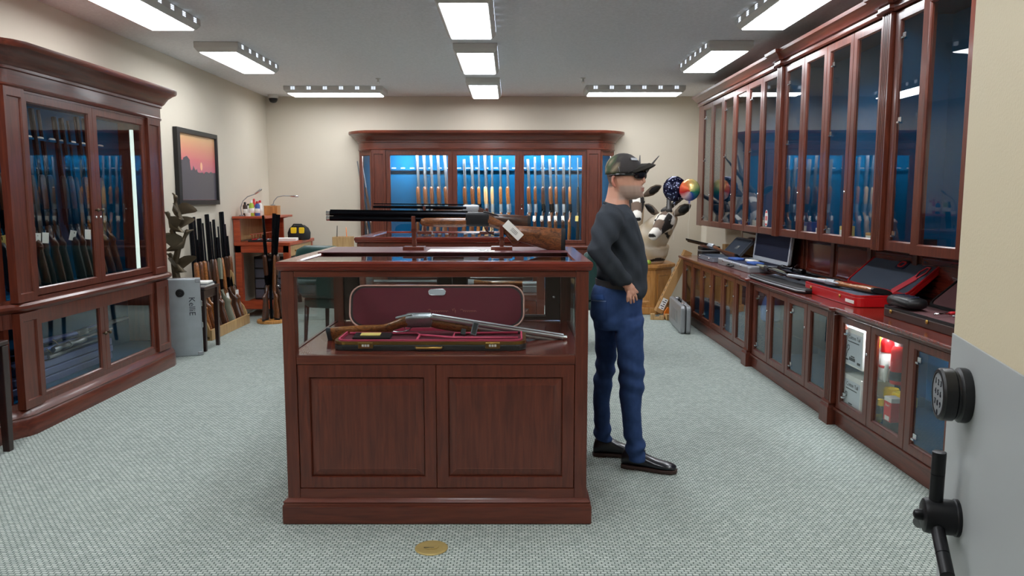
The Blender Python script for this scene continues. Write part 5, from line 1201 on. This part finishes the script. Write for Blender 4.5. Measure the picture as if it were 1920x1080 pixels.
# --- sunglasses
sg = MB()
gl_ = plain('dark_lens', (10, 10, 12), .12, coat=.5)
sgo = MB().tube([pm(1150, 329, -.080), pm(1172, 327, -.083), pm(1192, 326.5, -.079), pm(1201, 327, -.064)], [.004, .005, .006, .007], 8, flat=1.4).xf(HROT).build('sunglasses', gl_, man, True)
MB().tube([pm(1150, 329, .080), pm(1172, 327, .083), pm(1192, 326.5, .079), pm(1201, 327, .064)], [.004, .005, .006, .007], 8).xf(HROT).build('temple', gl_, sgo, True)
for s in (-1, 1):
    rings = []
    for k in range(9):
        t = k/8; px_ = 1198.5+10*math.sin(t*pi*.5); dy_ = s*(.070-.058*t); hh = [5.0, 7.0, 8.0, 8.4, 8.4, 8.2, 7.6, 6.4, 4.2][k]
        rings.append([pm(px_, 328.5-hh, dy_), pm(px_+1.6, 328.5-hh*.5, dy_), pm(px_+1.8, 329.5, dy_), pm(px_+1.2, 330+hh*.5, dy_), pm(px_-.5, 329.5+hh*.85, dy_), pm(px_-2.5, 330+hh*.4, dy_), pm(px_-2.5, 329, dy_), pm(px_-2, 328.5-hh*.6, dy_)])
    MB().loft(rings).xf(HROT).build('lens', gl_, sgo, True)
MB().tube([pm(1208, 325.5, -.014), pm(1210, 325, 0), pm(1208, 325.5, .014)], .004, 6).xf(HROT).build('bridge', gl_, sgo, True)
# ------------------------------------------------------------------ mounted oryx on an oak pedestal, balloons
ped = thing('pedestal', 'oak eight-sided pedestal under the mounted oryx heads', 'pedestal', (1.62, 9.98, 0))
def oct_(r, ry=None, c=.42):
    ry = ry or r; return [(-r, -ry*c), (-r*c, -ry), (r*c, -ry), (r, -ry*c), (r, ry*c), (r*c, ry), (-r*c, ry), (-r, ry*c)]
MB().prism(oct_(.47, .47), 0, .09, 'z').build('base', M_['oak'], ped, bevel=.008)
MB().prism(oct_(.44, .44), .09, .55, 'z').build('body', M_['oak'], ped, bevel=.004)
MB().loft([[(x*k, y*k, z) for x, y in oct_(.44, .44)] for k, z in ((1.0, .55), (1.06, .575), (1.10, .585), (1.10, .615), (1.07, .625))]).build('top', M_['oak'], ped, bevel=.003)
for (x0, y0), (x1, y1) in zip(oct_(.44)[:4], oct_(.44)[1:5]):
    cx_, cy_ = (x0+x1)/2, (y0+y1)/2; w_ = math.hypot(x1-x0, y1-y0)/2-.05; a_ = math.atan2(y1-y0, x1-x0)
    MB().rects([(-w_, w_, .14, .50, .004), (-w_, w_, .14, .50, -.010), (-w_+.02, w_-.02, .16, .48, -.010), (-w_+.03, w_-.03, .17, .47, -.003)]).build('panel', M_['oak'], ped, loc=(cx_, cy_, 0), rot=(0, 0, a_))
M_['hide'] = vmat('oryx_hide', .9, .35, 180)
M_['horn'] = plain('ringed_horn', (58, 54, 52), .5, noise=.3, scale=60, bump=.4)
PZ = .626
def oryx(label, head, face, base, shoulder, horn_tips, root_r=.23, k=1.3):
    """head: centre of the skull; face: direction the muzzle points; base: where the mount stands"""
    o = thing('oryx_mount', label, 'mount', (base[0], base[1], PZ)); B = Vector(o.location)
    hd, bs = Vector(head)-B, Vector((0, 0, 0)); f = Vector(face).normalized(); up = Vector((0, 0, 1)); sd = f.cross(up).normalized(); u2 = sd.cross(f)
    mb = MB(); sh = Vector(shoulder)-B
    limb(mb, [bs+Vector((0, 0, .10)), bs+Vector((0, 0, .22)), sh, (sh*.45+hd*.55)-f*.05, hd-f*.09], [root_r*.9, root_r, root_r*.9, .175, .125], 20)
    # head: skull to muzzle
    limb(mb, [hd-f*.06*k, hd, hd+f*.10*k-u2*.012, hd+f*.20*k-u2*.03, hd+f*.27*k-u2*.04], [.085*k, .088*k, .07*k, .052*k, .048*k], 16)
    me = remesh(mb, .011, 3)
    def col(co, n):
        r = (co-hd)/k; a = r.dot(f); s_ = r.dot(sd); v = r.dot(u2)
        tan = Vector(lin((188, 164, 130))); wh = Vector(lin((236, 230, 220))); bk = Vector(lin((34, 28, 26))); br = Vector(lin((112, 92, 78)))
        if a > -.03 and (r-f*a).length < .105 and a < .36:
            if a > .205: return tuple(wh) if not (a > .285 and v < .0 and v > -.03) else tuple(bk)
            if a > .10 and v > .0-.03*(a > .15) and abs(s_) < .05: return tuple(br)       # nose blaze
            if abs(abs(s_)-.058) < .02 and -.01 < a < .19: return tuple(bk)                # stripe through the eye
            if a < .035 and abs(s_) < .035 and v > .03: return tuple(br)
            return tuple(wh)
        # throat stripe and pale chest
        d_ = (co-hd); fl = Vector((f.x, f.y, 0)).normalized(); side = co.dot(sd)
        front = (co-Vector((0, 0, co.z))).dot(fl)
        if d_.z < -.05 and front > .03 and abs((co-hd).dot(sd)) < .02+.010*sin(co.z*30) and co.z > .22: return tuple(bk)
        if .03 < co.z < .06+.02*sin(co.x*20): return tuple(bk)
        w_ = .5+.5*sin(co.z*34+co.x*15+2*sin(co.y*22))
        return tuple(tan.lerp(wh, .15+.3*w_))
    vcol(me, col); link('head_and_neck', me, M_['hide'], o)
    for s in (-1, 1):
        e0 = hd-f*.045+sd*s*.075*k+u2*.045*k; dv = (sd*s*.86+u2*.42-f*.25).normalized()
        ear = MB(); rings = []
        for t, wd in ((0, .02), (.05, .045), (.12, .065), (.19, .055), (.24, .022), (.255, .004)):
            c0 = e0+dv*t; wv = (u2*.9-sd*s*.3).normalized(); rings.append([c0+wv*wd, c0-f*.016*(1 if wd > .01 else .2), c0-wv*wd, c0+f*.004])
        ear.loft(rings).build('ear', plain('ear_hide', (120, 104, 90), .9) if 'ear_hide' not in bpy.data.materials else bpy.data.materials['ear_hide'], o, True)
        inn = MB(); rings = []
        for t, wd in ((.08, .02), (.13, .048), (.19, .040), (.235, .012)):
            c0 = e0+dv*t+f*.006; rings.append([c0+wv*wd, c0+f*.004, c0-wv*wd, c0-f*.002])
        inn.loft(rings).build('ear_inside', M_['rubber'], o, True)
        MB().lathe([(.001, -.014), (.010, -.010), (.014, 0), (.010, .010), (.001, .014)], 10, hd+f*.055*k+sd*s*.075*k+u2*.03*k).build('eye', M_['black'], o, True)
        h0 = hd-f*.035*k+sd*s*.032*k+u2*.075*k; h1 = Vector(horn_tips[0 if s < 0 else 1])-B
        pts = []; rr = []
        for q_ in range(25):
            t = q_/24; bow = -f*.05*sin(t*pi); pts.append(h0.lerp(h1, t)+bow); rr.append((.034*(1-t)+.005)*(1+(.09 if q_ % 2 else -.04)*(t < .55)))
        MB().tube(pts, rr, 10).build('horn', M_['horn'], o, True)
    return o
oryx('oryx head with long straight horns, higher one half behind the man', aty(1192, 378, 9.82), (-.10, -1, -.6), (1.40, 10.20), (1.50, 10.10, 1.02), [aty(1200, 291, 10.1), aty(1236, 292, 9.95)], .25)
oryx('oryx head turned left with dark ears, lower one in front', aty(1248, 414, 9.52), (-.62, -.75, -.42), (1.78, 9.82), (1.77, 9.80, .93), [aty(1245, 343, 9.75), aty(1314, 347, 9.85)], .25)
def balloon(label, px, py, Y, mat, r=.135):
    c_ = aty(px, py, Y); o = thing('foil_balloon', label, 'balloon', c_)
    rings = []; n = 24
    for k in range(9):
        t = -1+2*k/8; th = .075*math.sqrt(max(0, 1-t*t))
        sc = 1-.0*t
        rings.append([(0, 0, 0)])
    mb = MB(); L_ = []
    prof = [(0, -.078), (.45, -.070), (.75, -.048), (.93, -.020), (1.0, 0), (.93, .020), (.75, .048), (.45, .070), (0, .078)]
    for k_, (q, y) in enumerate(prof):
        q = max(q, .02)
        L_.append([(r*q*cos(2*pi*i/n)*(1+.02*(i % 2)*(q > .9)), y, r*1.08*q*sin(2*pi*i/n)*(1+.02*(i % 2)*(q > .9))) for i in range(n)])
    mb.loft(L_); mb.build('foil', mat, o, 50)
    MB().loft([[(-.02, -.002, -r*1.02), (.02, -.002, -r*1.02), (.02, .002, -r*1.02), (-.02, .002, -r*1.02)], [(-.008, -.002, -r*1.2), (.008, -.002, -r*1.2), (.008, .002, -r*1.2), (-.008, .002, -r*1.2)], [(-.014, -.002, -r*1.34), (.014, -.002, -r*1.34), (.014, .002, -r*1.34), (-.014, .002, -r*1.34)]]).build('neck', mat, o)
    MB().tube([(0, 0, -r*1.3), (.005, 0, -.32), (-.006, 0, -.42), (.0, .0, -.62)], .0012, 4).build('ribbon', M_['white'], o)
    o.rotation_euler = (0, 0, R(-18)); return o
def dots():
    m, nt, b_, L = nodes('dotted_foil'); tc = nt.nodes.new('ShaderNodeTexCoord'); v = nt.nodes.new('ShaderNodeTexVoronoi'); v.inputs['Scale'].default_value = 34; L(tc.outputs['Object'], v.inputs['Vector'])
    cr = nt.nodes.new('ShaderNodeValToRGB'); e = cr.color_ramp.elements; e[0].position = .22; e[0].color = (*lin((190, 200, 236)), 1); e[1].position = .30; e[1].color = (*lin((24, 26, 58)), 1)
    L(v.outputs['Distance'], cr.inputs[0]); L(cr.outputs[0], b_.inputs['Base Color']); b_.inputs['Roughness'].default_value = .2; b_.inputs['Metallic'].default_value = .5; return m
def tiedye():
    m, nt, b_, L = nodes('rainbow_foil'); tc = nt.nodes.new('ShaderNodeTexCoord'); gr = nt.nodes.new('ShaderNodeTexGradient'); gr.gradient_type = 'RADIAL'
    mp = nt.nodes.new('ShaderNodeMapping'); mp.inputs['Rotation'].default_value = (pi/2, .6, 0); nz = nt.nodes.new('ShaderNodeTexNoise'); nz.inputs['Scale'].default_value = 14
    va = nt.nodes.new('ShaderNodeVectorMath'); va.operation = 'MULTIPLY_ADD'; va.inputs[1].default_value = (.05, .05, .05)
    L(tc.outputs['Object'], nz.inputs['Vector']); L(nz.outputs[1], va.inputs[0]); L(tc.outputs['Object'], va.inputs[2]); L(va.outputs[0], mp.inputs['Vector']); L(mp.outputs[0], gr.inputs['Vector'])
    cr = nt.nodes.new('ShaderNodeValToRGB'); e = cr.color_ramp.elements; e[0].color = (*lin((206, 40, 46)), 1); e[1].color = (*lin((206, 40, 46)), 1)
    for p_, c_ in ((.18, (226, 110, 60)), (.34, (236, 222, 140)), (.5, (60, 150, 110)), (.66, (50, 90, 180)), (.82, (220, 190, 190))): q = e.new(p_); q.color = (*lin(c_), 1)
    L(gr.outputs[1], cr.inputs[0]); L(cr.outputs[0], b_.inputs['Base Color']); b_.inputs['Roughness'].default_value = .25; b_.inputs['Metallic'].default_value = .3; return m
balloon('navy foil balloon speckled with pale dots', 1265, 354, 9.40, dots(), .14)
balloon('rainbow tie-dye foil balloon beside the navy one', 1293, 356, 9.20, tiedye(), .12)
tag(MB().lathe([(.012, 0), (.03, .015), (.032, .03), (.02, .05), (.004, .058)], 14).build('tennis_ball', M_['limegreen'], None, True, loc=(1.72, 9.53, PZ)), 'small lime yellow ball on the pedestal edge', 'ball')
# ------------------------------------------------------------------ vault door standing open at the right
VD = thing('vault_door', 'open steel vault door, cream above grey, with keypad lock and spoked handle', 'door')
far = Vector((.905, 1.55, 0)); dr = Vector((.276, .961, 0)).normalized()
# local x runs from the free edge back to the hinge, local y into the leaf, z up
pose(VD, far, -dr, (0, 0, 1))
leaf_w = 1.08
# local +y: away from the room face
def zline(x): return 1.118
MB().box(0, leaf_w, .0, .06, .02, 2.12).build('leaf', M_['creamedge'], VD, bevel=.004)
MB().box(.006, leaf_w-.006, -.004, -.0005, .03, 1.160).build('grey_lower_face', M_['lowergrey'], VD, bevel=.001)  # thin grey sheet over the leaf's lower face, cream left above it
def on_door(px, py):
    """point on the door face seen at a pixel"""
    r = Vector(_ray(px, py)); n = Vector((-dr.y, dr.x, 0)); t = (far-Vector((0, 0, CAMH))).dot(n)/r.dot(n)
    w_ = Vector((0, 0, CAMH))+r*t; return VD.matrix_world.inverted() @ w_
VD.matrix_world = VD.matrix_world
lk = on_door(1818, 742); hb = on_door(1800, 972)
kp = MB().lathe([(.050, -.004), (.052, -.008), (.052, -.020), (.047, -.024), (.047, -.028), (.050, -.031), (.050, -.050), (.047, -.054), (.041, -.055), (.041, -.052), (.001, -.052)], 32, (lk.x, 0, lk.z), 'y').build('keypad_lock', M_['black'], VD, 35)
MB().lathe([(.0405, -.0525), (.0405, -.0535), (.001, -.0535)], 28, (lk.x, 0, lk.z), 'y').build('keypad_plate', M_['silver'], kp)
for r in range(3):
    for c in range(3): link('key', text_mesh(str(r*3+c+1), .016, .0006), M_['ink'], kp, loc=(lk.x+(c-1)*.018, -.054, lk.z+.022-r*.02), rot=(pi/2, 0, 0))
link('key', text_mesh('0', .016, .0006), M_['ink'], kp, loc=(lk.x, -.054, lk.z-.036), rot=(pi/2, 0, 0))
hub = MB().lathe([(.036, -.004), (.036, -.010), (.034, -.012), (.034, -.058), (.032, -.064), (.028, -.066), (.011, -.066), (.011, -.074), (.008, -.080), (.004, -.082)], 28, (hb.x, 0, hb.z), 'y').build('handle_hub', M_['matte'], VD, 35)
for k in range(3):
    a = R(88+120*k); d = Vector((cos(a), 0, sin(a))); c0 = Vector((hb.x, -.044, hb.z))
    sp = MB().tube([c0+d*.03, c0+d*.085], .0125, 14).build('spoke', M_['matte'], hub, 35)
    MB().tube([c0+d*.0865, c0+d*.13, c0+d*.1305], [.0125, .0125, .011], 14).build('spoke_end', M_['matte'], sp, 35)
